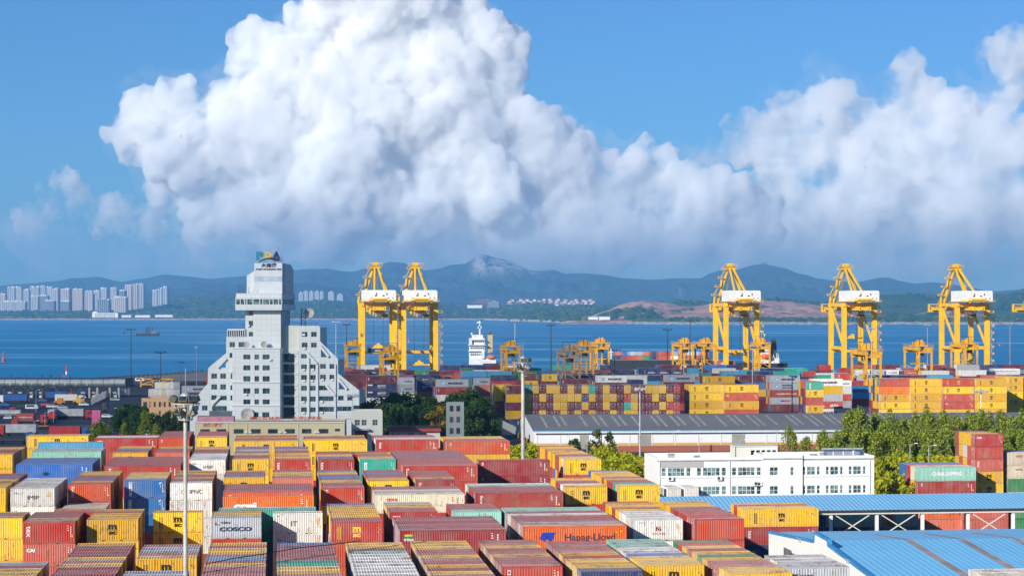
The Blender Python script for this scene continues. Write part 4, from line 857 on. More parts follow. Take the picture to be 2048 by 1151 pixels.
    sg.mat(2); top=[(473,134),(490,119),(515,110),(550,104),(585,106),(612,124)]; bot=[(612,128),(580,127),(545,116),(515,118),(492,126),(478,136)]
    sg.add([(X(a),y-.03,Z(b)) for a,b in top+bot],[(0,1,10,11),(1,2,9,10),(2,3,8,9),(3,4,7,8),(4,5,6,7)])
    put_text(sg,'大连港',X(537),Z(152),X(584)-X(490),1.25,y,.03,0,2); put_text(sg,'PORT OF DALIAN 1899',X(537),Z(176),X(614)-X(460),.46,y,.05,0,2)
    so=sg.build('sign_lettering',[M['inkteal'],M['inkyellow'],M['inknavy']],t); md=so.modifiers.new('depth','SOLIDIFY'); md.thickness=.22; md.offset=0
    fr=MB()
    for zx in(456,480,508,536,562,590,612): fr.box(X(zx)-.05,X(zx)+.05,.45,.55,Z(139),Z(72))
    for zy in(76,100,126): fr.box(X(452),X(616),.4,.48,Z(zy)-.05,Z(zy)+.05)
    for zx in(456,508,562,612): fr.beam((X(zx),.5,Z(76)),(X(zx),3.2,Z(142)),.1)
    fr.build('sign_frame',M['steel'],t)
    # left wing
    lw=[(297,330,617,648),(352,388,617,648),(297,330,682,712),(185,220,808,839),(240,275,808,839),(303,328,812,843),(185,220,873,905),(240,275,873,905),(302,326,878,908),(185,218,939,968),(302,326,940,971),(72,108,1003,1031),(128,162,1002,1032),(222,280,942,970),(190,280,1004,1034)]
    fac('left_wing_wall',[(45,1062),(48,1003),(163,868),(165,774),(276,683),(276,590),(284,580),(394,580),(394,1062)],lw,.3,g,[[(224,772),(273,772),(273,717)]])
    MB().prism([(X(a),Z(b)) for a,b in [(52,1180),(52,1062),(52,1006),(167,872),(169,800),(276,800),(280,690),(280,592),(394,592),(394,1180)]],.62,15).build('left_wing_body',g,t)
    b=MB()
    for (a,c,d,e) in((224,772,276,716),(190,995,240,945),(300,805,330,765)): b.beam((X(a),-.2,Z(c)),(X(d),-.2,Z(e)),.5,.7)
    b.build('diagonal_strut',g2,t)
    b=MB().box(X(286),X(392),-.4,.25,Z(545),Z(537))
    for i in range(9): xx=X(286)+i*(X(392)-X(286))/8; b.box(xx-.1,xx+.1,-.38,.2,Z(580),Z(545))
    b.build('terrace_screen',M['white'],t); MB().box(X(286),X(392),.4,9,Z(579),Z(548)).build('terrace_glass',M['glass'],t)
    MB().box(X(182),X(378),-2.2,.28,Z(1062),Z(1034)).build('balcony',plain('balcony_grey',(.10,.13,.15),.5),t)
    # right wing: recessed stair bay and stepped front
    rows=[(688,733),(752,798),(816,865),(882,930),(950,997),(1013,1062)]
    b=MB().mat(0)
    for a,c in rows: b.box(X(640),X(690),3.8,3.9,Z(c),Z(a))
    b.build('stair_window',M['glass'],t); MB().box(X(620),X(720),4,16,0,Z(655)).build('stair_bay_body',plain('tower_recess_shade',(.20,.23,.24),.7),t)  # dark wall colour stands for the balcony shade in the recess
    b=MB()
    for a,c in rows: b.box(X(620),X(716),1.0,4,Z(a-1)-.02,Z(a-14))
    b.box(X(690),X(716),1.2,4,0,Z(670)); b.build('stair_balcony',g2,t)
    MB().box(X(613),X(720),2.2,16,Z(684),Z(516)).build('upper_bay_body',plain('tower_cream_panel',(.62,.64,.56),.7,0,.08,.2),t)
    rw=[(736,771,555,585),(793,827,555,585),(736,771,620,650),(793,827,620,650),(732,767,689,716),(732,767,752,781),(789,821,752,781),(848,883,749,778),(905,939,749,778),(732,767,816,846),(789,821,816,846),(848,883,814,844),(905,939,814,844),(732,767,881,911),(789,821,881,911),(732,767,946,977),(789,821,946,977),(842,930,944,974),(958,991,941,970),(1014,1043,941,970),(732,767,1011,1041),(789,821,1011,1041),(842,932,1008,1038),(952,1040,1006,1034),(842,895,880,909)]
    fac('right_wing_wall',[(718,1080),(718,518),(840,518),(848,526),(848,612),(957,718),(957,806),(1086,908),(1086,1000),(1050,1000),(1050,1080)],rw,1.0,g,[[(853,708),(897,708),(853,653)],[(962,902),(1010,902),(962,846)]])
    MB().prism([(X(a),Z(b)) for a,b in [(720,1180),(720,530),(843,530),(843,715),(850,725),(952,725),(952,905),(960,912),(1080,912),(1080,995),(1046,1000),(1046,1180)]],1.32,17).build('right_wing_body',g,t)
    b=MB()
    for (a,c,d,e) in((768,684,828,748),(885,880,940,940),(850,640,900,706),(960,838,1012,902)): b.beam((X(a),.6,Z(c)),(X(d),.6,Z(e)),.55,.7)
    for zx in(778,832,940): b.box(X(zx)-.25,X(zx)+.25,.55,.99,Z(1080),Z(690 if zx==778 else 750))
    b.build('diagonal_strut',g2,t)
    # air conditioners, dishes, aerials, rooftop lattice
    ac=[(740,578),(745,660),(740,790),(795,788),(742,856),(790,856),(855,850),(915,850),(738,985),(850,982),(930,980),(405,524),(405,936),(552,728),(308,850),(740,1050),(850,1048),(75,1036)]
    for zx,zy in ac: 
        yy=.55 if zx>700 else (-.25 if zx<400 else (-.5 if zy<600 else -4.5))
        MB().box(X(zx),X(zx)+.85,yy,yy+.4,Z(zy),Z(zy)+.6).cyl((X(zx)+.4,yy-.01,Z(zy)+.3),(X(zx)+.4,yy+.01,Z(zy)+.3),.22,n=8).build('air_conditioner',M['white'],t)
    for zx,zy,r,yy in((412,632,1.0,-2.6),(518,630,1.0,-2.6),(425,1050,2.0,-5.2),(765,442,1.55,6)):
        b=MB(); dish(b,(X(zx),yy,Z(zy)),r); b.build('satellite_dish',plain('dish_grey',(.45,.44,.42),.6),t)
    b=MB()
    for zx,h in((357,3),(365,2.2),(378,2.6),(386,1.6),(418,2),(450,1.6),(625,3),(668,2.6),(685,2.2),(700,2.8)): b.cyl((X(zx),-1,Z(322)),(X(zx)+.1,-1,Z(322)+h),.06,n=4)
    for zx in(585,610): b.cyl((X(zx),4,Z(62)),(X(zx),4,Z(38)),.05,n=4)
    b.build('aerials',M['dark'],t)
    b=MB(); x0,x1=X(718),X(743); zb,zt=Z(518),Z(412)
    for xx in(x0,x1):
        for yy in(5,6.2): b.cyl((xx,yy,zb),((xx+x0+x1)/2.0-(x0+x1)/4+0*xx if False else xx,yy,zt),.07,n=4)
    for i in range(5): b.cyl((x0,5,zb+i*(zt-zb)/5),(x1,5,zb+(i+1)*(zt-zb)/5),.05,n=4); b.cyl((x1,6.2,zb+i*(zt-zb)/5),(x0,6.2,zb+(i+1)*(zt-zb)/5),.05,n=4); b.cyl((x0,5,zb+i*(zt-zb)/5),(x0,6.2,zb+(i+1)*(zt-zb)/5),.05,n=4)
    for zx in range(680,835,14): b.cyl((X(zx),1.4,Z(518)),(X(zx),1.4,Z(500)),.04,n=4)
    b.box(X(676),X(835),1.38,1.42,Z(502),Z(500)); b.build('roof_lattice',M['dark'],t)
def simple_block(t,w,d,h,mat,wins,y=0,frame='white',glass='glass',nx=2,nz=2,roofmat=None,par=.6):
    facade('front_wall',t,rect(0,w,0,h),wins,y,mat,.25)
    MB().box(0,w,y+.26,d,0,h-par).build('wall',mat,t)
    MB().box(0,.25,y+.25,d,h-par+.001,h).box(w-.25,w,y+.25,d,h-par+.001,h).box(.25,w-.25,d-.25,d,h-par+.001,h).build('parapet',mat,t)
    MB().box(.26,w-.26,y+.3,d-.26,h-par,h-par+.03).build('roof',roofmat or M['dark'],t)
    for (x0,x1,z0,z1) in wins: window(t,(x0+x1)/2,z0,x1-x0,z1-z0,y,nx if x1-x0<2.4 else nx*2,nz,glass,frame,rec=.15)
def fire_station():
    Y=560; s=F/Y; x0=390; t=thing('fire_station','long tan fire station with red characters and red lettering along its roof','building',((x0-1024)/F*Y,Y,0),R(2))
    X=lambda px:(px-x0)/s; Z=lambda py:H-(py-622)/s
    ws=[(X(400+a/3.824),X(400+b/3.824),Z(866.5),Z(857.5)) for a,b in((2,75),(125,200),(257,332),(387,462),(518,593),(648,723),(777,850),(905,980))]+[(X(400+1030/3.824),X(400+1068/3.824),Z(862.5),Z(857))]
    simple_block(t,X(687),16,Z(843),M['tan'],ws,nx=2,nz=1,frame='dark'); k=MB().box(X(388),X(689),-.25,-.002,Z(845.5),Z(842.5)); k.build('cornice',M['cream'],t)
    MB().box(X(393),X(466),1.2,5,Z(844),Z(833)).build('roof_box',M['pinkp'],t)
    b=MB(); put_text(b,'消防',X(414),Z(849.3),2.5,1.15,-.03,.02,0,0); put_text(b,'救援',X(438.5),Z(849.3),2.6,1.15,-.03,.02,0,0); b.build('wall_lettering',M['inkred'],t)
    b=MB(); b.cyl((X(426.3),-.01,Z(849.3)),(X(426.3),-.06,Z(849.3)),.55,n=14); b.build('emblem',M['inkorange'],t)
    b=MB(); put_text(b,'情满防线先',X(529),Z(837),8.6,1.1,2.0,.02,0,0); put_text(b,'保港口平安',X(612),Z(837),8.4,1.1,2.0,.02,0,0); b.mat(1); b.box(X(497),X(642),2.05,2.12,Z(842.5),Z(842)).box(X(497),X(642),2.05,2.12,Z(836.8),Z(836.3))
    for i in range(12): xx=X(498+i*13); b.box(xx,xx+.06,2.05,2.12,Z(844),Z(834))
    b.build('roof_lettering',[M['inkred'],M['dark']],t)
    for px in(455,494,596,688): MB().cyl((X(px),-.1,0),(X(px),-.1,Z(843)),.09,n=5).build('drainpipe',M['white'],t)
    for a in(340,372,600,640,868,890): MB().box(X(400+a/3.824),X(400+a/3.824)+.8,-.4,-.02,Z(865.5),Z(863)).build('air_conditioner',M['white'],t)
def small_buildings():
    # white gatehouse right of the tower
    Y=572; s=F/Y; x0=705; t=thing('white_house','small white building with red door and three windows beside the fire station','building',((x0-1024)/F*Y,Y,0),A)
    X=lambda px:(px-x0)/s; Z=lambda py:H-(py-622)/s
    ws=[(X(680+a/5.756),X(680+b/5.756),Z(850.5),Z(839)) for a,b in((170,230),(250,308),(375,435))]; simple_block(t,X(765),9,Z(820.5),M['cream'],ws,roofmat=M['concrete'])
    MB().box(X(706),X(738),-1.3,-.01,Z(859.5),Z(856.5)).build('door_canopy',M['concrete'],t); MB().box(X(710.4),X(734.7),-.06,-.01,0,Z(861)).build('door',M['redb'],t)
    # low building with red fascia
    Y=590; s=F/Y; x0=778; t=thing('low_office','low building with a red fascia and dark flat roof under the trees','building',((x0-1024)/F*Y,Y,0),R(3)); X=lambda px:(px-x0)/s
    ws=[(X(680+a/5.756),X(680+b/5.756),Z(869.5),Z(865.5)) for a,b in((590,625),(655,688),(775,850),(910,1010))]; Z=lambda py:H-(py-622)/s
    ws=[(X(680+a/5.756),X(680+b/5.756),Z(870),Z(865.3)) for a,b in((590,625),(655,688),(775,850),(910,1000))]
    simple_block(t,X(880),10,Z(862),M['cream'],ws); MB().box(-.8,X(882),-1.0,-.3,Z(862),Z(856)).build('red_fascia',M['redb'],t); MB().prismx([(-1,Z(856)),(10.5,Z(856)),(10.5,Z(853)),(4,Z(852.5))],-.8,X(882)).build('roof_slope',M['dark'],t)
    # drill tower
    Y=575; s=F/Y; x0=893; t=thing('drill_tower','grey green drill tower with open windows in front of the trees','building',((x0-1024)/F*Y,Y,0),R(3)); X=lambda px:(px-x0)/s; Z=lambda py:H-(py-622)/s
    ws=[(X(680+a/5.756),X(680+b/5.756),Z(680+d/5.756),Z(680+c/5.756)) for c,d in((752,818),(880,945),(1008,1075)) for a,b in((1263,1307),(1340,1384))]
    simple_block(t,X(928),6,Z(804.5),M['greywall'],ws,frame='dark',glass='glass'); b=MB()
    for i,ch in enumerate('消防训练塔'): put_text(b,ch,X(910),Z(824+i*7.5),.9,.9,-.04,.01)
    b.build('wall_lettering',M['pinkp'],t)
    # restaurant, left
    Y=715; s=F/Y; x0=283; t=thing('restaurant_building','small peach building with dark red characters behind the left trees','building',((x0-1024)/F*Y,Y,0),R(-4)); X=lambda px:(px-x0)/s; Z=lambda py:H-(py-622)/s
    z7=lambda a:220+a/7.192; y7=lambda b:740+b/7.192
    ws=[(X(z7(a)),X(z7(b)),Z(y7(525)),Z(y7(452))) for a,b in((478,535),(632,662),(705,735),(778,806),(850,878),(945,985))]+[(X(z7(a)),X(z7(b)),Z(y7(640)),Z(y7(583))) for a,b in((478,535),(705,735),(850,878))]
    simple_block(t,X(366),11,Z(795.5),M['peach'],ws,frame='dark',nz=1); b=MB(); put_text(b,'天',X(300),Z(805),1.0,1.1,-.04,.03); put_text(b,'然',X(300),Z(812),1.0,1.1,-.04,.03); put_text(b,'餐',X(325),Z(808),1.1,1.2,-.04,.03); put_text(b,'厅',X(345),Z(808),1.1,1.2,-.04,.03); b.build('wall_lettering',M['inkred'],t)
    # brick boundary wall and concrete panel wall by the lane
    p=on(1236,903.2,0); q=p[1]; t=thing('brick_wall','low red brick boundary wall in front of the long warehouse','wall',(p[0],q,0),A); MB().box(0,92,0,.3,0,1.75).build('wall',M['brick'],t); MB().box(-.05,92.05,-.05,.35,1.75,1.85).build('coping',M['concrete'],t)
    p=on(1001,838,2.6); t=thing('panel_wall','concrete panel wall along the lane left of the warehouse','wall',(p[0],p[1],0),A-math.pi/2); b=MB()
    for i in range(26): b.box(i*2.5+.05,i*2.5+2.45,0,.15,0,2.5)
    b.build('panel',M['concrete'],t)
    b=MB(); 
    for i in range(27): b.box(i*2.5-.05,i*2.5+.05,-.03,.18,0,2.6)
    b.build('post',M['concrete'],t)
    p=on(1028,898,2); t=thing('guard_hut','small tan guard hut with a flat roof behind the rear red containers','hut',(p[0],p[1],0),A); MB().box(0,3,0,3,0,2.4).build('wall',M['tan'],t); MB().box(-.2,3.2,-.2,3.2,2.4,2.65).build('roof',M['cream'],t)
def warehouse():
    a=R(5); Y=585; fx=(1069-1024)/F*Y; t=thing('long_warehouse','long white warehouse with dark ribbed roof and yellow base','building',(fx,Y,0),a)
    L=185; D=55; e=5.3; r=8.8
    o=MB(); 
    def slope(y0,z0,y1,z1,th,x0,x1,mb): mb.add([(x0,y0,z0),(x1,y0,z0),(x1,y1,z1),(x0,y1,z1),(x0,y0,z0-th),(x1,y0,z0-th),(x1,y1,z1-th),(x0,y1,z1-th)],[(0,1,2,3),(7,6,5,4),(0,4,5,1),(1,5,6,2),(2,6,7,3),(3,7,4,0)])
    slope(-.9,e,D/2,r,.15,-.4,L,o); slope(D/2,r,D+.9,e,.15,-.4,L,o); rf=o.build('roof',M['darkroof'],t)
    MB().prismx([(0,1.7),(D,1.7),(D,e-.2),(D/2,r-.25),(0,e-.2)],0,L).build('wall',M['shedw'],t); MB().prismx([(0,0),(D,0),(D,1.7),(0,1.7)],-.05,L).build('base_band',M['yband'],t)
    MB().box(-.4,L,-1.1,-.92,e-.55,e+.02).build('fascia',M['white'],t); MB().box(-.4,L,-1.25,-1.1,e-.12,e+.08).build('gutter',M['bluer2'],t)
    X=lambda px:(px-1069)/F*590*1.004
    for px0,px1 in((1159,1176),(1275,1301),(1464,1490),(1650,1676),(1850,1876)): 
        MB().box(X(px0),X(px1),-.12,-.06,0,4.1).build('door',plain('roller_door_grey',(.30,.29,.25),.6,0,.1,.2),t)
    for px in range(1073,2200,46): MB().box(X(px),X(px)+.3,-.1,-.055,0,e-.55).build('pilaster',M['cream'],t)
    for i in range(46):
        if i%7==3: continue
        x=4+i*3.0+(i%2)*.9; k=(r-e)/(D/2+.9); b=MB(); f=lambda y:e+(y+.9)*k+.012; y0,y1=6.0+(i%3),24.5
        b.add([(x,y0,f(y0)),(x+.75,y0,f(y0)),(x+.75,y1,f(y1)),(x,y1,f(y1))],[(0,1,2,3)]); b.build('skylight',M['skylight2'],t)
    MB().box(-.07,-.051,14,17,0,3.4).build('door',M['dark'],t)
def office():
    Y=358; s=F/Y; x0=1315.4; t=thing('white_office','white office building with rows of windows and a raised middle bay','building',((x0-1024)/F*Y,Y,0),A)
    zx=lambda a:1250+a/3.824; ca=1/math.cos(A)
    def X(a): 
        th=math.atan((zx(a)-1024)/F)-0; u0=((x0-1024)/F*Y,Y); k=math.tan(th); ux,uy=math.cos(A),math.sin(A)   # where the sight line meets the front
        return (k*u0[1]-u0[0])/(ux-k*uy)
    def Z(a,b): yy=850+b/3.824; d=Y+X(a)*math.sin(A); return H-(yy-622)/F*d
    up=[(280,315),(328,458),(470,503),(550,585),(597,727),(740,775),(818,853),(865,995),(1008,1040),(1105,1167),(1263,1288),(1358,1382),(1393,1455),(1468,1492),(1537,1560),(1571,1632),(1645,1667),(1712,1735),(1745,1807),(1820,1842)]
    zu0,zu1=Z(900,383),Z(900,319); zl0,zl1=Z(900,527),Z(900,469); st=zu0-zl0; hw=zu1-zu0
    w=[];
    for q,(a,b) in enumerate(up):
        for lv in range(4):
            z0=zu0-st*lv
            if z0<.6: continue
            w.append((X(a),X(b),z0,z0+hw))
    xl,xm0,xm1,xr=0,X(1050),X(1355),X(1905); zt=Z(900,243); zm=Z(1200,202); zr=Z(1600,230)
    facade('front_wall',t,[(0,0),(xr,0),(xr,zr),(xm1,zr),(xm1,zt),(xm0,zt),(0,zt)],[q for q in w if not (xm0<q[0]<xm1)],0,M['wallw'],.3)
    facade('middle_bay_wall',t,rect(xm0,xm1,0,zm),[q for q in w if xm0<q[0]<xm1],-.35,M['wallw'],.3)
    D=13; MB().box(0,xr,.31,D,0,zt-1.0).build('wall',M['wallw'],t); MB().box(xm0,xm1,-.049,D*.6,zt-1.0,zm-.5).build('middle_bay',M['wallw'],t)
    MB().box(0,.3,.31,D,zt-1.0,zt).box(xr-.3,xr,.31,D,zt-1.0,zr).box(.3,xr-.3,D-.3,D,zt-1.0,zt).build('parapet',M['wallw'],t)
    MB().box(.31,xm0,.33,D-.31,zt-1.0,zt-.93).box(xm1,xr-.31,.33,D-.31,zt-1.0,zt-.93).build('roof',M['asphalt'],t)
    MB().box(-.12,xm0-.05,-.15,-.003,zt-.62,zt-.42).box(xm1+.05,xr+.1,-.15,-.003,zr-.72,zr-.5).box(xm0-.06,xm1+.06,-.5,-.352,zt-.4,zt-.2).build('cornice',M['steel'],t)
    MB().box(.4,X(600),-.05,-.004,zt-1.75,zt-.66).build('bare_render_patch',M['concrete'],t)
    for (x0_,x1_,z0,z1) in w:
        mid=xm0<x0_<xm1; window(t,(x0_+x1_)/2,z0,x1_-x0_,z1-z0,-.35 if mid else 0,max(1,round((x1_-x0_)/.85)),2,'glassg','white',rec=.12)
    for lv in(0,1,2):
        MB().box(.3,xm0-.4,-.14,-.002,zu0-st*lv-.32,zu0-st*lv-.14).box(xm1+.3,xr-.6,-.14,-.002,zu0-st*lv-.32,zu0-st*lv-.14).build('window_ledge',M['wallw'],t)
    for a in(264,800,1048,1332,1872): MB().cyl((X(a),-.12,0),(X(a),-.12,zt-.6),.07,n=6).build('drainpipe',M['cream'],t)
    for a,b in((345,405),(718,402),(1000,443),(1025,445),(1452,540),(1596,540),(1768,538),(718,548)):
        z=Z(a,b)-.35; x=X(a); k=MB().box(x-.5,x+.5,-.5,-.06,z,z+.72); k.mat(1).cyl((x-.12,-.52,z+.36),(x-.12,-.49,z+.36),.27,n=10); k.build('air_conditioner',[M['white'],M['dark']],t)
    # rooftop hut, solar water heaters, clutter
    h=thing('roof_hut','pale rooftop hut with square openings on the white office','hut',tuple(Vector(t.location)+Matrix.Rotation(A,3,'Z')@Vector((X(910),6,zt-.93))),A); hw_=X(1230)-X(910); hh=2.4
    facade('front_wall',h,rect(0,hw_,0,hh),[(hw_*(.35+.13*i),hw_*(.35+.13*i)+.75,.9,1.75) for i in range(5)],0,M['cream'],.2); MB().box(0,hw_,.9,5,0,hh).build('wall',M['cream'],h); MB().box(0,hw_,.6,.88,.02,hh-.05).build('interior_shade_sheet',M['dark'],h); MB().box(-.15,hw_+.15,-.15,5.1,hh,hh+.12).build('roof',M['cream'],h)  # dark sheet put in for the shade inside the hut openings
    sp=plain('solar_tube_blue',(.03,.09,.22),.25,0,.2,2.0); base=Vector(t.location); rot=Matrix.Rotation(A,3,'Z')
    for i in range(4):
        o=thing('solar_heater','blue solar water heater on the office roof, %s of four'%ORD[i],'solar heater',tuple(base+rot@Vector((X(1575)+i*1.9,5,zt-.93))),A,'solar water heaters')
        b=MB(); 
        for j in range(9): b.cyl((j*.19,-.9,.25),(j*.19+.25,.7,1.75),.07,n=5)
        b.build('tubes',sp,o); MB().cyl((-.1,.8,1.85),(1.9,.8,1.85),.24,n=10).build('tank',M['steel'],o); MB().beam((0,.8,0),(0,.8,1.7),.06).beam((1.7,.8,0),(1.7,.8,1.7),.06).build('stand',M['steel'],o)
    r=random.Random(4)
    for i in range(9):
        o=thing('roof_vent','small rooftop vent box on the white office roof','vent',tuple(base+rot@Vector((r.choice((r.uniform(2,xm0-8),r.uniform(xm1+2,xr-3))),r.uniform(3,11),zt-.93))),A,'rooftop vents'); s_=r.uniform(.3,.6); MB().box(-s_,s_,-s_,s_,0,s_*1.6).build('box',M['concrete'],o); MB().box(-s_*1.15,s_*1.15,-s_*1.15,s_*1.15,s_*1.6,s_*1.75).build('cap',M['steel'],o)
    p=at(1310,1000,350.5); q=thing('loading_platform','low concrete platform under the white boxes at the office wall','platform',(p[0]-.5,p[1]-1.5,0),A); MB().box(0,11,0,8,0,.74).build('slab',M['concrete'],q)
    OCCLUDERS.append(link('occ',MB().box(0,xr,0,D,0,zt).mesh('occ',M['wallw']),t)); 
def sheds():
    # canopy on columns
    fr=on(1489,1021,7.4); U=Vector((UX,UY,0)); V_=Vector((VX,VY,0)); p=Vector((fr[0],fr[1],0))-U*13; D=10; L=70
    t=thing('canopy_shed','long open shed with pale blue ribbed roof on white columns','shed',tuple(p),A)
    MB().add([(0,0,7.4),(L,0,7.4),(L,D,9.0),(0,D,9.0),(0,0,7.25),(L,0,7.25),(L,D,8.85),(0,D,8.85)],[(0,1,2,3),(7,6,5,4),(0,4,5,1),(1,5,6,2),(2,6,7,3),(3,7,4,0)]).build('roof',M['bluer2'],t)
    MB().box(0,L,-.12,-.005,7.05,7.35).build('eave_gutter',M['dark'],t); MB().box(0,L,.3,.5,6.6,7.2).box(0,L,D-.5,D-.3,8.0,8.7).build('eave_beam',M['cream'],t)
    for i in range(9):
        x=4+i*7.9; MB().box(x,x+.5,.6,1.1,0,7.2).build('column',M['white'],t); MB().box(x+2.6,x+3.0,D-1.2,D-.8,0,8.6).build('column',M['dark'],t)
        b=MB().beam((x+.25,.85,7.0),(x+2.9,D-1,8.4),.25,.5)
        if i in(3,4,6): b.beam((x+.4,.8,2.4),(x+7.5,.8,6.8),.16).beam((x+.4,.8,6.8),(x+7.5,.8,2.4),.16)
        b.build('brace',M['cream'],t)
    # blue roofed warehouse in front: gable roof behind a stepped parapet
    u0=72.2; vv=lambda Y:(Y-u0*UY)/UX; ox,oy=UX*u0,UY*u0
    t=thing('blue_roof_warehouse','white walled warehouse with bright blue ribbed roof and stepped parapet','building',(ox,oy,0),A); L=84
    b0,r0,f0=vv(293),vv(268),vv(218); zb,zr,zf=8.0,9.65,5.6
    mid=lambda v:zr+(v-r0)*(zf-zr)/(f0-r0)
    def sl(y0,z0,y1,z1,nm,mat): MB().add([(0.3,y0,z0),(L,y0,z0),(L,y1,z1),(.3,y1,z1),(.3,y0,z0-.12),(L,y0,z0-.12),(L,y1,z1-.12),(.3,y1,z1-.12)],[(0,1,2,3),(7,6,5,4),(0,4,5,1),(1,5,6,2),(2,6,7,3),(3,7,4,0)]).build(nm,mat,t)
    sl(f0-.5,zf-.05,r0,zr,'roof',M['bluer']); sl(r0,zr,b0+.5,zb,'roof',M['bluer2'])
    prof=[(f0,0),(b0,0),(b0,8.0),(vv(268.2),9.45),(vv(268),10.65),(vv(261.8),10.4),(vv(261.5),9.75),(f0,5.85)]
    MB().prismx(prof,-.25,.28).build('gable_wall',M['wallw'],t); MB().prismx([(f0+.3,0),(b0-.3,0),(b0-.3,zb-.3),(r0,zr-.3),(f0+.3,zf-.2)],.29,L).build('wall',M['wallw'],t)
    k=MB(); pts=prof[2:]; 
    for (a,b),(c,d) in zip(pts,pts[1:]): k.beam((-.02,a,b+.05),(-.02,c,d+.05),.62,.34)
    k.build('blue_trim',M['blue'],t)
    b=MB(); 
    for i in range(6): b.box(-.31,-.252,vv(280)+i*.75,vv(280)+i*.75+.42,5.2,6.9)
    b.build('vent_louvre',M['dark'],t)
    for i in range(9):
        x=12.1+i*7.45; y1=r0-.3; y0=vv(228); b=MB(); b.add([(x,y0,mid(y0)+.02),(x+1.05,y0,mid(y0)+.02),(x+1.05,y1,mid(y1)+.02),(x,y1,mid(y1)+.02)],[(0,1,2,3)])
        g=lambda v:zr+(v-r0)*(zb-zr)/(b0-r0)+.02; y2,y3=r0+.3,b0-2
        b.add([(x,y2,g(y2)),(x+1.05,y2,g(y2)),(x+1.05,y3,g(y3)),(x,y3,g(y3))],[(0,1,2,3)]); b.build('skylight',M['skylight'],t)
    for Y,z in((275,9.2),(252,9.2)):
        MB().box(-.5,-.26,vv(Y)-.1,vv(Y)+.25,z-.5,z-.2).beam((-.3,vv(Y),z-.2),(-.9,vv(Y),z+.15),.08).build('floodlight',M['steel'],t)
    OCCLUDERS.append(link('occ',MB().prismx([(f0,0),(b0,0),(b0,zb),(r0,zr),(f0,zf)],0,L).mesh('occ',M['wallw']),t))
def gate():
    Y=932; s=F/Y; t=thing('port_gate','long port gate canopy with rounded grey fascia over truck lanes','gate',((0-1024)/F*Y,Y,0),R(-1)); X=lambda px:px/s; Z=lambda py:H-(py-622)/s
    cv=[(-.2+1.6*math.sin(q*math.pi/10)*-1,5.5+3.3*(1-q/10)) for q in range(11)]
    b=MB(); 
    for i in range(-3,11):
        x0=X(11+i*22); x1=X(11+(i+1)*22)-.25; b.prismx([(0.4,8.8)]+cv+[(.4,5.5)],x0,x1)
    b.build('fascia',plain('fascia_grey_sheet',(.40,.44,.42),.4,0,.1,.2),t); MB().add([(X(-60),-.5,8.9),(X(220),-.5,8.9),(X(256),13,9.0),(X(-60),13,9.0),(X(-60),-.5,8.6),(X(220),-.5,8.6),(X(256),13,8.6),(X(-60),13,8.6)],[(0,1,2,3),(7,6,5,4),(0,4,5,1),(1,5,6,2),(2,6,7,3),(3,7,4,0)]).build('roof',M['dark'],t)
    MB().prismz([(X(220)+.05,0),(X(221),-.3),(X(256),13),(X(254),13)],5.6,8.58).build('end_panel',plain('end_panel_grey',(.16,.20,.22),.5),t)
    for px in(5,23,52,82,110,140,176,192,217,235): MB().box(X(px),X(px)+.9,1.2,2.2,0,5.6).build('column',M['concrete'] if px>150 else M['dark'],t)
    b=MB(); 
    for ch,px in zip('DCT一号闸口',(22,38,52,67,85,102,119)): put_text(b,ch,X(px),Z(752.2),1.5,1.75 if ch!='一' else .3,.4,.03)
    b.build('roof_lettering',plain('sign_navy',(.02,.06,.22),.5),t)
    b=MB()
    for i in range(8): put_text(b,str(5+i),X(22+i*22),Z(767),.7,1.0,-1.75,.03)
    b.build('lane_number',M['white'],t)
    for i in range(11):
        px=14+i*21; k=thing('toll_booth','pale lane booth under the port gate canopy, %s from left'%ORD[i],'booth',(((px-1024)/F*Y),Y+1.5,.0),0,'lane booths'); MB().box(0,1.6,0,2.4,0,2.6).build('cabin',M['cream'] if i%3 else M['white'],k); MB().box(-.02,1.62,-.05,0,1.2,2.1).build('window',M['glass'],k); MB().box(-.2,1.8,-.2,2.6,2.6,2.75).build('roof',M['steel'],k)
        k=thing('lane_bollard','striped post beside a gate lane, %s from left'%ORD[i],'bollard',(((px+9-1024)/F*Y),Y-.5,0),0,'gate lane posts'); MB().cyl((0,0,0),(0,0,1.7),.22,n=6).build('post',M['redp'] if i%2 else M['white'],k)
    # white fence right of the gate
    p=on(183,809,0); q=on(216,793,0); r_=on(262,789,0)
    for a,b_,lab in((p,q,'near stretch of white picket fence beside the port gate'),(q,r_,'far stretch of white picket fence beside the port gate')):
        d=Vector(b_)-Vector(a); n=int(d.length/1.2); f=thing('picket_fence',lab,'fence',a,math.atan2(d.y,d.x)); g=MB()
        for i in range(n): g.box(i*1.2,i*1.2+.75,0,.08,.2,2.9)
        g.build('panel',M['cream'],f); g=MB()
        for i in range(0,n,3): g.box(i*1.2-.1,i*1.2+.1,-.05,.15,0,3.3)
        g.build('post',M['steel'],f)
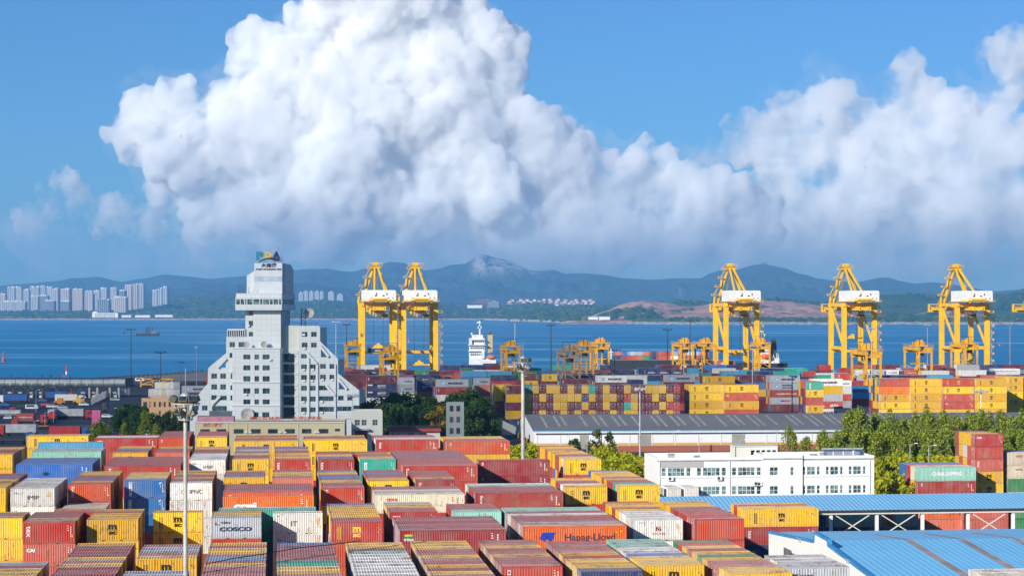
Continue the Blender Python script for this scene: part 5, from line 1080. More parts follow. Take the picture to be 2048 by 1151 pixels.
# ---------- quay cranes, yard gantries, ships, masts, vehicles ----------
def quay_crane(xc,lab,spreader,boom=False,Y=1170):
    Y+=(xc-1024)/F*Y*.118; p=((xc-1024)/F*Y,Y-4,0); q=A; t=thing('quay_crane',lab,'crane',p,q,'yellow quay cranes'); y=M['sts']; W=9.3; G=28; hz=43.5
    # x along the quay, y toward the water
    for sx in(-1,1):
        for yy in(0,G):
            b=MB(); b.box(sx*W-1.35,sx*W+1.35,yy-1.2,yy+1.2,3,hz); b.box(sx*W-4.2,sx*W+4.2,yy-.9,yy+.9,1.4,3.2); 
            for i in range(4): b.cyl((sx*W-3.6+i*2.4,yy-.5,.75),(sx*W-3.6+i*2.4,yy+.5,.75),.75,n=8)
            b.build('leg',y,t)
        MB().beam((sx*W,1,18.5),(sx*W,G-1,18.5),1.5,1.8).build('portal_beam',y,t)
        MB().beam((sx*W,2,20),(sx*W,G-1.5,42),1.1).build('diagonal_brace',y,t)
        MB().beam((sx*W,-2,hz+.9),(sx*W,G+1.2,hz+.9),1.8,2.0).build('top_beam',y,t)
    for yy in(0,G): MB().box(-W-1.5,W+1.5,yy-1.1,yy+1.1,hz-.2,hz+1.9).build('cross_beam',y,t)
    for yy in(0,G): MB().box(-W,W,yy-.7,yy+.7,15.5 if yy else 3.3,17 if yy else 4.6).build('sill_beam',y,t)
    b=MB()
    for sx in(-1,1):
        b.box(sx*3.1-.55,sx*3.1+.55,-12,G+9,hz-2.7,hz-.25)
        for yy in range(-11,int(G+9),3): b.box(sx*4.6-.04,sx*4.6+.04,yy,yy+.08,hz-2.2,hz-.7)
        b.box(sx*3.7-.6+sx*.5,sx*3.7+.6+sx*.5,-12,G+9,hz-2.35,hz-2.25); b.box(sx*4.6-.04,sx*4.6+.04,-12,G+9,hz-.8,hz-.7)
    for yy in(-12,-2,8,18,28,G+8): b.box(-3.1,3.1,yy,yy+.6,hz-2.4,hz-.6)
    b.build('girder',y,t)
    # raised end of the boom beyond the water legs
    b=MB()
    for sx in(-1,1): b.beam((sx*2.2,G+9,hz-1.4),(sx*2.2,G+41,hz-1.4),.9,1.9)
    for k in range(11): b.box(-2.6,2.6,G+10+k*2.8,G+10.4+k*2.8,hz-1.9,hz-1.0)
    for sx in(-1,1): b.box(sx*3.6-.05,sx*3.6+.05,G+9,G+42,hz-.2,hz-.05)
    for k in range(12):
        for sx in(-1,1): b.box(sx*3.6-.05,sx*3.6+.05,G+9+k*3,G+9.1+k*3,hz-1.2,hz-.05)
    b.box(-4,4,G+39,G+42,hz-3.4,hz-2.4).box(-4,-3.6,G+39,G+42,hz-2.4,hz+1.6).box(3.6,4,G+39,G+42,hz-2.4,hz+1.6).box(-4,4,G+41.6,G+42,hz+1.2,hz+1.6) ; b.build('boom',y,t)
    # machinery house
    h=MB().prism([(-9.6,hz+3),(9.6,hz+3),(9.6,hz+8.3),(9.0,hz+9.2),(-9.6,hz+9.2)],-9,10); h.build('machinery_house',M['white'],t)
    k=MB(); 
    for x,z,w,hh in((-2,hz+5.6,1.3,.7),(2.4,hz+5.6,1.3,.7),(-4.6,hz+4.3,.5,.7),(5.4,hz+4.3,.5,.7),(7.8,hz+4.3,.5,.7)): k.box(x-w/2,x+w/2,-9.06,-9.005,z,z+hh)
    k.box(-1.9,-1.6,-9.4,-9.005,hz+6.4,hz+7.6); k.box(4.1,4.4,-9.4,-9.005,hz+6.4,hz+7.6); k.build('house_vents',M['dark'],t)
    b=MB(); b.box(-10.6,10.8,-10,11,hz+2.6,hz+2.95)
    for i in range(12): b.box(-10.5+i*1.93,-10.4+i*1.93,-10,-9.9,hz+2.95,hz+4)
    b.box(-10.6,10.8,-10,-9.9,hz+3.95,hz+4.05); b.box(-4,4,-11,-9.9,hz+3.6,hz+4.6).box(-6,-4,-10.6,-9.9,hz+3,hz+3.8).box(4,6,-10.6,-9.9,hz+3,hz+3.8); b.build('house_platform',y,t)
    # tall frame, stays, ladder
    za=hz+23; ax=-.5; b=MB()
    for sx in(-1,1): b.beam((sx*W*.92,G,hz+1.5),(ax+sx*1.6,G-1,za),1.35)
    b.box(ax-3.2,ax+3.2,G-3,G+1.2,za-.4,za+.9); b.box(ax-4.6,ax+4.2,G-4,G+2,za+.9,za+1.1)
    for x in(-4.5,-2.5,0,2,4): b.box(ax+x-.06,ax+x+.06,G-4,G-3.9,za+1.1,za+2.6)
    b.box(ax-4.6,ax+4.2,G-4,G-3.9,za+2.5,za+2.65); b.box(ax-1.6,ax+1.6,G-2.4,G+.6,za+1.1,za+2.9); b.build('tall_frame',y,t)
    b=MB(); b.beam((ax-.6,G-2,za),(-2.5,0,hz+2),.95).beam((ax+1.4,G-2,za),(5.8,-1,hz+2),.95); b.build('backstay',y,t)
    b=MB(); b.beam((ax-1,G,za),(-2.2,G+30,hz-.5),.6).beam((ax+1,G,za),(2.2,G+30,hz-.5),.6); b.build('forestay',y,t)
    b=MB(); x0=ax-3.5
    for i in range(4):
        z1=za-i*5.2; xx=x0-i*2.1; b.box(xx-1.9,xx+1.6,G-3.2,G-1.2,z1-1.0,z1-.75); b.box(xx-1.9,xx+1.6,G-3.2,G-3.1,z1+.1,z1+.22); b.box(xx-1.95,xx-1.85,G-3.2,G-1.2,z1-1,z1+.2); b.beam((xx,G-2.2,z1-1),(xx-2.1+(1.6 if i%2 else -.6),G-2.2,z1-5.8),1.0,.25)
    b.build('ladder',y,t)
    b=MB()
    for i in range(9):
        z=6+i*4.2; b.box(W+1.4,W+4.0,-1.2,1.0,z,z+.15); b.box(W+3.9,W+4.0,-1.2,1.0,z+.15,z+1.3); b.box(W+1.4,W+4.0,-1.25,-1.15,z+1.1,z+1.22); b.beam((W+1.7+(1.6 if i%2 else 0),-.2,z),(W+1.7+(0 if i%2 else 1.6),-.2,z+4.2),.5,.15)
    b.build('stairs',y,t)
    # trolley, cab, festoon
    ty=4 if not boom else 14; b=MB(); b.box(-4.4,4.4,ty-3,ty+3,hz-4.2,hz-2.8)
    for i in range(7): b.box(-4.6+i*1.4,-4+i*1.4,ty-3.2,ty-2.6,hz-5.2-(i%3)*.5,hz-2.9)
    b.box(-5.6,-4.4,ty-4,ty,hz-4.6,hz-1.2); b.build('trolley',y,t)
    MB().box(1.8,5.2,ty-7,ty-3.5,hz-6.6,hz-3.9).build('cab',y,t); MB().box(1.75,5.25,ty-7.05,ty-5,hz-6.2,hz-4.9).build('cab_window',M['glass'],t)
    b=MB(); 
    for i in range(14): b.box(-3.7,-3.5,-9+i*2.7,-8.8+i*2.7,hz-4.6-(i%2)*.5,hz-2.7); b.box(3.5,3.7,-9+i*2.7,-8.8+i*2.7,hz-4.4-(i%2)*.6,hz-2.7)
    b.build('cable_festoon',M['steel'],t)
    zs=spreader; b=MB()
    for x in(-3,3): 
        for dy in(-1,1): b.cyl((x*(1-.2*0),ty+dy,hz-4),(x*.9,ty+dy*.7,zs+1.6),.07,n=4)
    b.build('hoist_rope',M['dark'],t)
    MB().box(-6.1,6.1,ty-.9,ty+.9,zs,zs+.6).box(-2.4,2.4,ty-.8,ty+.8,zs+.6,zs+1.8).box(-.8,.8,ty-.6,ty+.6,zs+1.8,zs+2.8).box(-6.1,-5.6,ty-1.2,ty+1.2,zs-.2,zs+.8).box(5.6,6.1,ty-1.2,ty+1.2,zs-.2,zs+.8).build('spreader',y,t)
    return t,q,ty,zs
def yard_gantry(xn,ytop,lab,mat,trolley=.6,Ymax=1125):
    Y=min(Ymax,F*(H-23.2)/(ytop-YH)); p=((xn-1024)/F*Y,Y,0); t=thing('yard_gantry',lab,'crane',p,A,'rubber tyred yard gantries'); m=M[mat]; w=6.7; G=23.5; z=20.3
    for yy in(0,G):
        for x in(0,w):
            b=MB(); b.box(x-.45,x+.45,yy-.42,yy+.42,1.6,z); b.build('leg',m,t)
        MB().box(-2.2,w+2.2,yy-.55,yy+.55,1.2,2.5).build('sill_beam',m,t)
        MB().box(-.6,w+.6,yy-.45,yy+.45,z-1.3,z).build('end_tie',m,t)
        b=MB(); b.beam((.2,yy,2.4),(w/2,yy,8.5),.42).beam((w-.2,yy,2.4),(w/2,yy,8.5),.42).beam((0,yy,12.5),(w,yy,9),.35) ; b.build('brace',m,t)
        for x in(-1.6,-.2,w+.2,w+1.6):
            b=MB(); b.cyl((x,yy-.4,.75),(x,yy+.4,.75),.75,n=10); b.build('wheel',M['tyre'],t)
    for x in(0,w):
        b=MB(); b.box(x-.38,x+.38,-1.5,G+1.5,z,z+1.5)
        for yy in range(-1,int(G+1),2): b.box(x+(.9 if x else -.9)-.04,x+(.9 if x else -.9)+.04,yy,yy+.08,z+1.8,z+2.9)
        b.box(x+(.9 if x else -.9)-.05,x+(.9 if x else -.9)+.05,-1.5,G+1.5,z+2.8,z+2.92); b.box(min(x,x+(.9 if x else -.9)),max(x,x+(.9 if x else -.9)),-1.5,G+1.5,z+1.8,z+1.9); b.build('girder',m,t)
    ty=G*trolley; b=MB(); b.box(-.8,w+.8,ty-2.4,ty+2.4,z+1.9,z+2.5); b.box(.6,w-.4,ty-1.6,ty+1.2,z+2.5,z+4.3); b.box(w*.45,w*.8,ty-2,ty+1.6,z+2.5,z+5.2); b.build('trolley',m,t)
    b=MB()
    for x in(.2,w*.5,w-.2): b.box(x-.07,x+.07,ty-2.3,ty-2.2,z+2.5,z+5.9)
    b.box(-.2,w+.2,ty-2.35,ty-2.2,z+5.8,z+6); b.build('trolley_roof_frame',M['dark'],t)
    MB().box(1.2,w-1.4,ty-3.6,ty-1.6,z-3.2,z-.4).build('cab',M['dark'],t)
    MB().box(-1.9,-.65,2,5.5,2.6,5.0).box(-2.6,-1.0,-1.2,.6,10,11.6).beam((-1.6,0,10),(-.6,0,6),.3).build('power_unit',m,t)
    b=MB(); zs=13.5
    for x in(1.6,w-1.6):
        for dy in(-1,1): b.cyl((x,ty+dy,z+2),(x,ty+dy,zs),.05,n=4)
    b.build('hoist_rope',M['dark'],t); MB().box(-.6+w/2-3.2,w/2+3.2+.6,ty-1.1,ty+1.1,zs-.5,zs).build('spreader',m,t)
    b=MB(); 
    for i in range(5): b.beam((-.9-(i%2)*.0,-.2+(i%2)*2.2,2.5+i*3.4),(-.9,-.2+((i+1)%2)*2.2,2.5+(i+1)*3.4),.5,.1)
    b.build('ladder',m,t)
def cranes():
    for i,(x,lab,sp,bm) in enumerate(((758,'yellow quay crane lifting a navy container beside the harbour tower',19.0,False),(840,'yellow quay crane with empty spreader, second from left',9.0,False),(1481,'yellow quay crane standing in front of the black funnelled ship',14.0,True),(1716,'yellow quay crane between the other two on the right',24.0,True),(1941,'yellow quay crane nearest the right edge with a small gantry inside its legs',17.0,True),(2118,'yellow quay crane mostly outside the right edge',14.0,True))):
        t,q,ty,zs=quay_crane(x,lab,sp,bm)
        if i==0:
            p=Vector(t.location)+Matrix.Rotation(q,3,'Z')@Vector((0,ty,zs-2.75)); c=thing('shipping_container','navy container hanging from the spreader of the left quay crane','container',tuple(p),q); w,r,f,d=container_meshes(12.192,2.591)
            for nm,me in(('wall',w),('roof',r),('frame',f),('door',d)): link(nm,me,c,PAL['N'])
            link('lettering',logo_mesh('heung',12.192,2.591),c)
    p=on(838,716,12); 
    G_=[(1838,689,'bright orange gantry standing clear between the two right quay cranes','rtg',.5),(1931,684,'bright orange gantry inside the legs of the rightmost full quay crane','rtg',.3),(1733,697,'orange gantry at the feet of the middle right quay crane','rtg',.6),(1516,673,'orange gantry in front of the black funnel','rtg',.4),(1408,675,'orange gantry left of the left leg of the third quay crane','rtg',.6),(1362,675,'orange gantry, leftmost of the pair left of the third quay crane','rtg',.4),(1194,675,'tall orange gantry, rightmost of the middle three','rtg',.5),(1161,689,'orange gantry in the middle of the middle three','rtg',.6),(1130,698,'weathered brown gantry, leftmost of the middle three','rtgold',.5),(1013,690,'orange gantry alone left of the near white light mast','rtg',.6),(766,700,'orange gantry between the two left quay cranes','rtg',.4),(694,688,'orange gantry just right of the harbour tower','rtg',.5)]
    for g in G_: yard_gantry(*g)
def ship_block(t,mb_specs):
    for nm,mat,f in mb_specs: f(MB()).build(nm,M[mat],t)
def ships():
    Y=1430; s=F/Y
    def org(px): return ((px-1024)/F*Y,Y,-4)
    Z=lambda py:H-(py-622)/s+4
    # stern house of a white ship behind the quay
    t=thing('cargo_ship','white superstructure of a moored ship with tan funnel and orange lifeboat','ship',org(960)); X=lambda px:(px-960)/s
    b=MB(); b.box(X(938),X(992),0,14,Z(738),Z(716)).box(X(938),X(969),1,12,Z(716),Z(676)).box(X(935.5),X(972),-1.2,13,Z(690),Z(689)).box(X(935.5),X(971),-1.2,13,Z(702),Z(701)).box(X(936.5),X(970),-.6,13,Z(679.5),Z(678.5)).box(X(963),X(969),-1.5,.98,Z(716),Z(702.1)).box(X(940),X(944),-.8,.98,Z(688.4),Z(680)).box(X(944),X(966),2,10,Z(676),Z(669)); b.build('superstructure',M['shipw'],t)
    b=MB()
    for py in(681,694,707):
        for px in range(941,967,4): b.box(X(px),X(px)+1.0,.93,.99,Z(py+3.2),Z(py))
    b.build('window',M['glass'],t)
    b=MB(); b.cyl((X(959),6,Z(676)),(X(959),6,Z(640)),.35,n=6).box(X(955),X(963),5.4,6.6,Z(656),Z(652)).box(X(953),X(961),5.2,6.8,Z(646),Z(643)).box(X(957.5),X(960.5),5.4,6.6,Z(672),Z(650)); b.ball((X(943.5),4,Z(667)),.9).cyl((X(943.5),4,Z(676)),(X(943.5),4,Z(668)),.12,n=5); b.build('mast',M['shipw'],t)
    MB().prismx([(4,Z(705)),(10,Z(705)),(9.4,Z(669)),(4.4,Z(669))],X(975),X(985)).build('funnel',M['funnel'],t); MB().box(X(976),X(984),4.6,9,Z(669),Z(666)).cyl((X(979),6,Z(667)),(X(982),6,Z(661)),.5,n=6).build('funnel_top',M['dark'],t)
    k=MB(); k.ball((X(982),-1,Z(713.5)),1.55,10,2.1,.9,.95); k.build('lifeboat',M['lifeb'],t); MB().box(X(966),X(996),-2.5,14,Z(740),Z(726)).box(X(934),X(996),0,15,0,Z(738)).build('hull',M['hull'],t); MB().beam((X(976),-1,Z(706)),(X(970),-1,Z(695)),.4).beam((X(988),-1,Z(716)),(X(974),-1,Z(704)),.35).build('davit',M['deckg'],t)
    # ship behind the third crane
    Y=1270; s=F/Y
    t=thing('cargo_ship','moored ship with black funnel and white house behind a quay crane','ship',org(1530)); X=lambda px:(px-1530)/s
    MB().box(X(1512),X(1538),0,12,Z(740),Z(688)).box(X(1518),X(1536),1,10,Z(688),Z(682)).box(X(1510),X(1540),-1,13,Z(702),Z(700.5)).box(X(1536),X(1560),2,10,Z(740),Z(716)).build('superstructure',M['shipw'],t)
    b=MB(); b.cyl((X(1531),5,Z(682)),(X(1532),5,Z(664)),.55,n=6).box(X(1522),X(1533),4.5,5.5,Z(664),Z(661)).box(X(1522),X(1526),4.5,5.5,Z(668),Z(664)); b.build('mast',M['shipw'],t)
    MB().prismx([(4,Z(712)),(10,Z(712)),(9,Z(681)),(5,Z(681))],X(1545),X(1555)).box(X(1546),X(1549),5,6.5,Z(681),Z(677)).box(X(1551),X(1553),5,6.5,Z(681),Z(675)).build('funnel',M['dark'],t)
    MB().ball((X(1531),-1.2,Z(712)),1.6,10,2.2,.9,1).build('lifeboat',M['lifeb'],t); MB().box(X(1440),X(1575),0,15,0,Z(726)).build('hull',M['hull'],t)
    b=MB()
    for px in(1545,1550,1556,1559): b.beam((X(px),3,Z(722)),(X(px-2),3,Z(706)),.4)
    b.build('deck_rail',M['shipw'],t)
    # feeder ship carrying containers
    t=thing('container_ship','dark hulled feeder ship with red and grey containers on deck','ship',org(1310)); X=lambda px:(px-1310)/s
    MB().prism([(X(1210),6),(X(1205),Z(714)),(X(1225),Z(720)),(X(1425),Z(720)),(X(1420),6)],0,18).build('hull',M['hull'],t); MB().box(X(1225),X(1424),.4,17,Z(720),Z(719)).build('deck',M['deckg'],t)
    b=MB(); b.cyl((X(1223),4,Z(718)),(X(1223),4,Z(697)),.5,n=6).box(X(1220),X(1226),3.4,4.6,Z(705),Z(703)).box(X(1221),X(1225),3.4,4.6,Z(711),Z(709)); b.build('foremast',M['shipw'],t)
    r=random.Random(3)
    for i in range(13):
        for tr in range(2):
            c=r.choice('SGDNEBWRS'); o=thing('shipping_container','%s container on the feeder ship deck, %s from bow, %s tier'%(CNAME[c],ORD[i],'upper' if tr else 'lower'),'container',(t.location.x+X(1236+i*14.4),Y+3,-4+Z(719)+tr*2.65),0,'containers on the feeder ship'); w,rf,f,d=container_meshes(6.058,2.591)
            if i in(3,8) and tr: c='G'
            for nm,me in(('wall',w),('roof',rf),('frame',f)): link(nm,me,o,PAL[c])
    # old vessel at anchor, buoys, tug mast, sail
    p=on(296,671,-4); s2=F/p[1]; t=thing('anchored_vessel','dark old work vessel with two derrick masts anchored on the bay','ship',p,R(4)); k=1/s2
    MB().prism([(-24*k,0),(-23*k,5.5*k),(-10*k,4*k),(14*k,4*k),(24*k,6.5*k),(22*k,0)],-3,3).build('hull',M['hull'],t); MB().box(6*k,17*k,-2,2,4*k,10*k).box(-18*k,-12*k,-2,2,4*k,8*k).build('deckhouse',plain('weathered_house',(.12,.14,.17),.6),t)
    b=MB()
    for x,h in((-3,18),(2,19),(8,19)): b.cyl((x*k,0,4*k),(x*k,0,h*k),.35*k*2,n=5).beam((x*k,0,15*k),((x-4)*k,0,8*k),.3*k*2).beam((x*k,0,h*k),((x+3)*k,0,7*k),.25*k*2)
    b.build('mast',M['hull'],t)
    for x,y,hh,lab,mt in((7.5,723,22,'red channel buoy at the left edge of the bay','redp'),(1999,691,11,'small red channel buoy at the far right of the bay','redp'),(248,667,9,'dark channel buoy left of the anchored vessel','hull'),(818,684,11,'small pink sailed boat between the left quay cranes','pink'),(1648,658,5,'tiny dark buoy far out right of the third crane','hull')):
        p=on(x,y,-4); k=p[1]/F; t=thing('channel_buoy' if 'buoy' in lab else 'small_boat',lab,'buoy' if 'buoy' in lab else 'boat',p); MB().cyl((0,0,-.5),(0,0,hh*.22*k),hh*.22*k,hh*.17*k,8).build('float',M[mt],t); MB().cyl((0,0,hh*.22*k),(0,0,hh*k),hh*.10*k,hh*.03*k,6).ball((0,0,hh*.62*k),hh*.09*k).build('tower',M[mt],t)
    Yt=1250; p=at(133,757,Yt); k=Yt/F; t=thing('tugboat','tug with a red and white mast behind the port gate roof','boat',(p[0],Yt,-4)); z=lambda py:H-(py-622)*k+4
    MB().box(-12*k,14*k,-3,3,0,z(757)).build('hull',M['hull'],t); MB().box(-7*k,7*k,-2,2,z(757),z(751)).build('wheelhouse',M['bluep'],t); MB().cyl((0,0,z(751)),(0,0,z(729)),.55,.35,6).box(-3*k,3*k,-.4,.4,z(738),z(736.5)).box(-9*k,-7.5*k,-.4,.4,z(752),z(748)).build('mast',M['redp'],t); MB().cyl((0,0,z(748)),(0,0,z(742)),.62,n=6).build('mast_band',M['white'],t)
def mast(px,ytop,Y,lab,kind_='far',col='dark',r=.22,head=1.6):
    X,_,zt=at(px,ytop,Y); t=thing('light_mast',lab,'light mast',(X,Y,0),0,'floodlight masts'); MB().cyl((0,0,0),(0,0,zt-.6),r,r*.6,8).build('pole',M[col],t)
    b=MB(); b.cyl((0,0,zt-.9),(0,0,zt-.6),head*.55,n=10)
    for k in range(8):
        a=k*math.pi/4+.3; c,s=math.cos(a),math.sin(a); b.beam((c*.1,s*.1,zt-.8),(c*head,s*head,zt-.8),.1); b.box(c*head-.3,c*head+.3,s*head-.3,s*head+.3,zt-.75+(k%2)*.25,zt-.2+(k%2)*.25)
    b.cyl((0,0,zt-.6),(0,0,zt+.9),.06,n=4); b.build('floodlight_ring',M['dark'] if col=='dark' else M['steel'],t)
def near_mast(px,ytop,Y,lab,r,w):
    X,_,zt=at(px,ytop,Y); t=thing('light_mast',lab,'light mast',(X,Y,0),R(8),'floodlight masts'); pm=plain('mast_weathered_white',(.46,.45,.40),.5,.1,.14,.5); zt-=.0
    MB().cyl((0,0,0),(0,0,zt-2.4),r*1.25,r,12).build('pole',pm,t)
    b=MB(); n=24; 
    for rr,z in((w*.5,zt-.95),(w*.24,zt-2.5)):
        for k in range(n): a0,a1=2*math.pi*k/n,2*math.pi*(k+1)/n; b.beam((rr*math.cos(a0),rr*math.sin(a0),z),(rr*math.cos(a1),rr*math.sin(a1),z),.09)
    for k in range(8): a0=2*math.pi*k/8+.2; b.beam((w*.5*math.cos(a0),w*.5*math.sin(a0),zt-.95),(w*.24*math.cos(a0),w*.24*math.sin(a0),zt-2.5),.07); b.beam((w*.5*math.cos(a0),w*.5*math.sin(a0),zt-.95),(.1*math.cos(a0),.1*math.sin(a0),zt-1.0),.06)
    b.cyl((0,0,zt-2.5),(0,0,zt-.4),.28,n=8); b.build('lamp_ring',pm,t)
    k=MB().ball((0,0,zt-.35),.55,12,1,1,.9).cyl((0,0,zt-.9),(0,0,zt-.3),.55,n=12); k.build('winch_dome',M['steel'],t); MB().cyl((0,0,zt),(0,0,zt+2.4),.035,n=5).build('lightning_rod',M['steel'],t)
    lm=plain('floodlight_body',(.22,.19,.13),.4,.3)
    for j in range(10):
        a=2*math.pi*j/10+.15; rr,z=(w*.46,zt-.55) if j%3 else (w*.30,zt-1.8); f=MB(); f.box(-.4,.4,-.26,.26,-.28,.28).box(-.32,.32,.26,.38,-.2,.2); f.mat(1).box(-.34,.34,-.275,-.262,-.22,.22)
        o=f.build('floodlight',[lm,M['glass']],t); o.location=(rr*math.cos(a),rr*math.sin(a),z); o.rotation_euler=(R(-28),0,a+math.pi/2)
def street_lamp(px,ytop,Y,lab,arm=1,h=None):
    X,_,zt=at(px,ytop,Y); t=thing('street_lamp',lab,'street lamp',(X,Y,0),0,'street lamps'); MB().cyl((0,0,0),(0,0,zt),.11,.07,6).build('pole',M['steel'],t); MB().beam((0,0,zt),(arm*1.3,0,zt+.25),.09).build('arm',M['steel'],t); MB().box(min(arm*1.0,arm*1.7),max(arm*1.0,arm*1.7),-.15,.15,zt+.2,zt+.36).build('lamp_head',M['white'],t)
def masts():
    near_mast(371,786,189,'nearest tall floodlight mast standing among the containers at left',.19,2.7)
    near_mast(1046,713,345,'tall white floodlight mast beside the end of the long warehouse',.30,3.7)
    mast(1280,775,548,'slim pale mast before the long warehouse front',col='steel',r=.26,head=1.3)
    for a in ((262,657,1080,'dark mast behind the white picket fence at left','far','dark',.32,2.2),(321,702,960,'shorter dark mast with wide arms left of the tower','far','dark',.26,2.6),(1102,648,1080,'dark mast over the middle of the mid yard','far','dark',.42,2.2),(1335,657,1040,'dark mast left of the third quay crane','far','dark',.4,2.2),(1380,640,1090,'dark mast behind the pair of orange gantries','far','dark',.35,2.0),(1030,640,1140,'pale mast behind the lone orange gantry','far','steel',.3,2.2),(672,642,1140,'pale mast just right of the harbour tower','far','steel',.3,2.2),(693,647,1100,'dark mast above the gantry right of the tower','far','dark',.36,2.0),(1855,648,1130,'slim mast between the two right quay cranes','far','rtgold',.3,1.8),(2020,645,1130,'slim mast near the right edge of the yard','far','rtgold',.3,1.8),(1743,655,900,'pale mast before the middle right quay crane','far','steel',.28,1.6),(1505,690,780,'pale blue grey mast right of the tall dark one','far','steel',.26,1.2),(1499,648,930,'dark mast beside the pale one near the third crane','far','dark',.3,1.8),(1962,780,645,'white mast in front of the big yellow wall','far','white',.24,2.2),(1229,697,1060,'short dark mast at the bow of the feeder ship','far','dark',.25,3.0),(393,693,1000,'slim pole on the pier left of the tower','far','steel',.16,.6),(363,722,1150,'short lamp pole on the pier','far','dark',.16,1.2),(705,788,590,'slim mast beside the white gatehouse','far','steel',.13,1.6)): mast(*a)
    for a in ((1139,872,560,'street lamp before the left part of the warehouse',-1),(1347,862,578,'street lamp at the warehouse wall left of the office roof',1),(1398,878,500,'white headed lamp behind the office, left',1),(1480,880,500,'white headed lamp behind the office, right',1),(1553,862,578,'street lamp at the warehouse wall behind the office hut',1),(1820,888,430,'pole lamp in front of the yellow green bushes, left',1),(1857,892,430,'pole lamp in front of the yellow green bushes, right',1),(1174,880,500,'short lamp post by the left bushes',1),(72,780,800,'lamp pole in the truck yard, left',1),(90,825,700,'lamp pole in the truck yard with yellow base',1),(107,812,720,'lamp pole beside the parked trucks',1),(68,842,640,'lamp pole nearest in the truck yard',1),(239,817,690,'lane signal pole left of the trees',-1)): street_lamp(*a)
    # thin black cable strung over the nearest containers
    pts=[(412,1127),(470,1115),(530,1106),(600,1094),(670,1087),(722,1080)]; b=MB(); P_=[]
    for x,y in pts: P_.append(on(x,y,15.9))
    for a,c in zip(P_,P_[1:]): b.cyl(a,c,.05,n=5)
    tag(b.build('black_cable',M['ink']),'thin black cable lying across the nearest container roofs','cable')
# ---------- vehicles ----------
def car(px,py,lab,mat,van=False,rz=0.0,group='cars in the port road'):
    p=on(px,py,0); t=thing('van' if van else 'car',lab,'van' if van else 'car',p,rz,group); L=5.2 if van else 4.4; h=2.0 if van else 1.45
    prof=[(-L/2,.35),(L/2,.35),(L/2,.85),(L/2-.9,.95),(L/2-1.6,h),(-L/2+.5,h),(-L/2,.95)] if not van else [(-L/2,.35),(L/2,.35),(L/2,1.0),(L/2-.5,1.9),(L/2-.9,h),(-L/2,h)]
    MB().prism(prof,-.85,.85).build('body',M[mat],t)
    w=[(-L/2+.35,1.0),(L/2-1.15,1.0),(L/2-1.65,h-.1),(-L/2+.6,h-.1)]; MB().prism(w,-.862,-.853).prism(w,.853,.862).build('window',M['glass'],t)
    for x in(-L/2+.85,L/2-.85):
        for y in(-.72,.72): MB().cyl((x,y-.1,.33),(x,y+.1,.33),.33,n=10).build('wheel',M['tyre'],t)
def truck(px,py,lab,cab,load,rz=0.0,loadmat=None):
    p=on(px,py,0); t=thing('truck',lab,'truck',p,rz,'trucks in the port road')
    MB().prism([(4.0,.6),(6.3,.6),(6.3,1.9),(6.0,3.2),(5.4,3.7),(4.0,3.5)],-1.2,1.2).build('cab',M[cab],t); MB().prism([(5.0,1.9),(6.2,1.9),(5.98,2.9),(5.0,2.9)],-1.215,-1.205).box(6.0,6.32,-1.05,1.05,2.0,3.0).build('window',M['glass'],t)
    MB().box(-6.5,5,-.6,.6,.75,1.1).box(-6.5,3.6,-1.2,1.2,1.1,1.35).build('chassis',M['dark'] if load!='flat_orange' else M['orangep'],t)
    for x in(5.2,3.0,-3.6,-4.9,-6.0):
        for y in(-1,1): MB().cyl((x,y-.2,.5),(x,y+.2,.5),.5,n=10).build('wheel',M['tyre'],t)
    if load=='tank': MB().cyl((-6.4,0,2.5),(3.4,0,2.5),1.2,n=14).build('tank',M['steel'],t)
    elif load=='box': MB().box(-6.4,3.4,-1.22,1.22,1.36,4.0).build('box',M[loadmat],t)
    return t
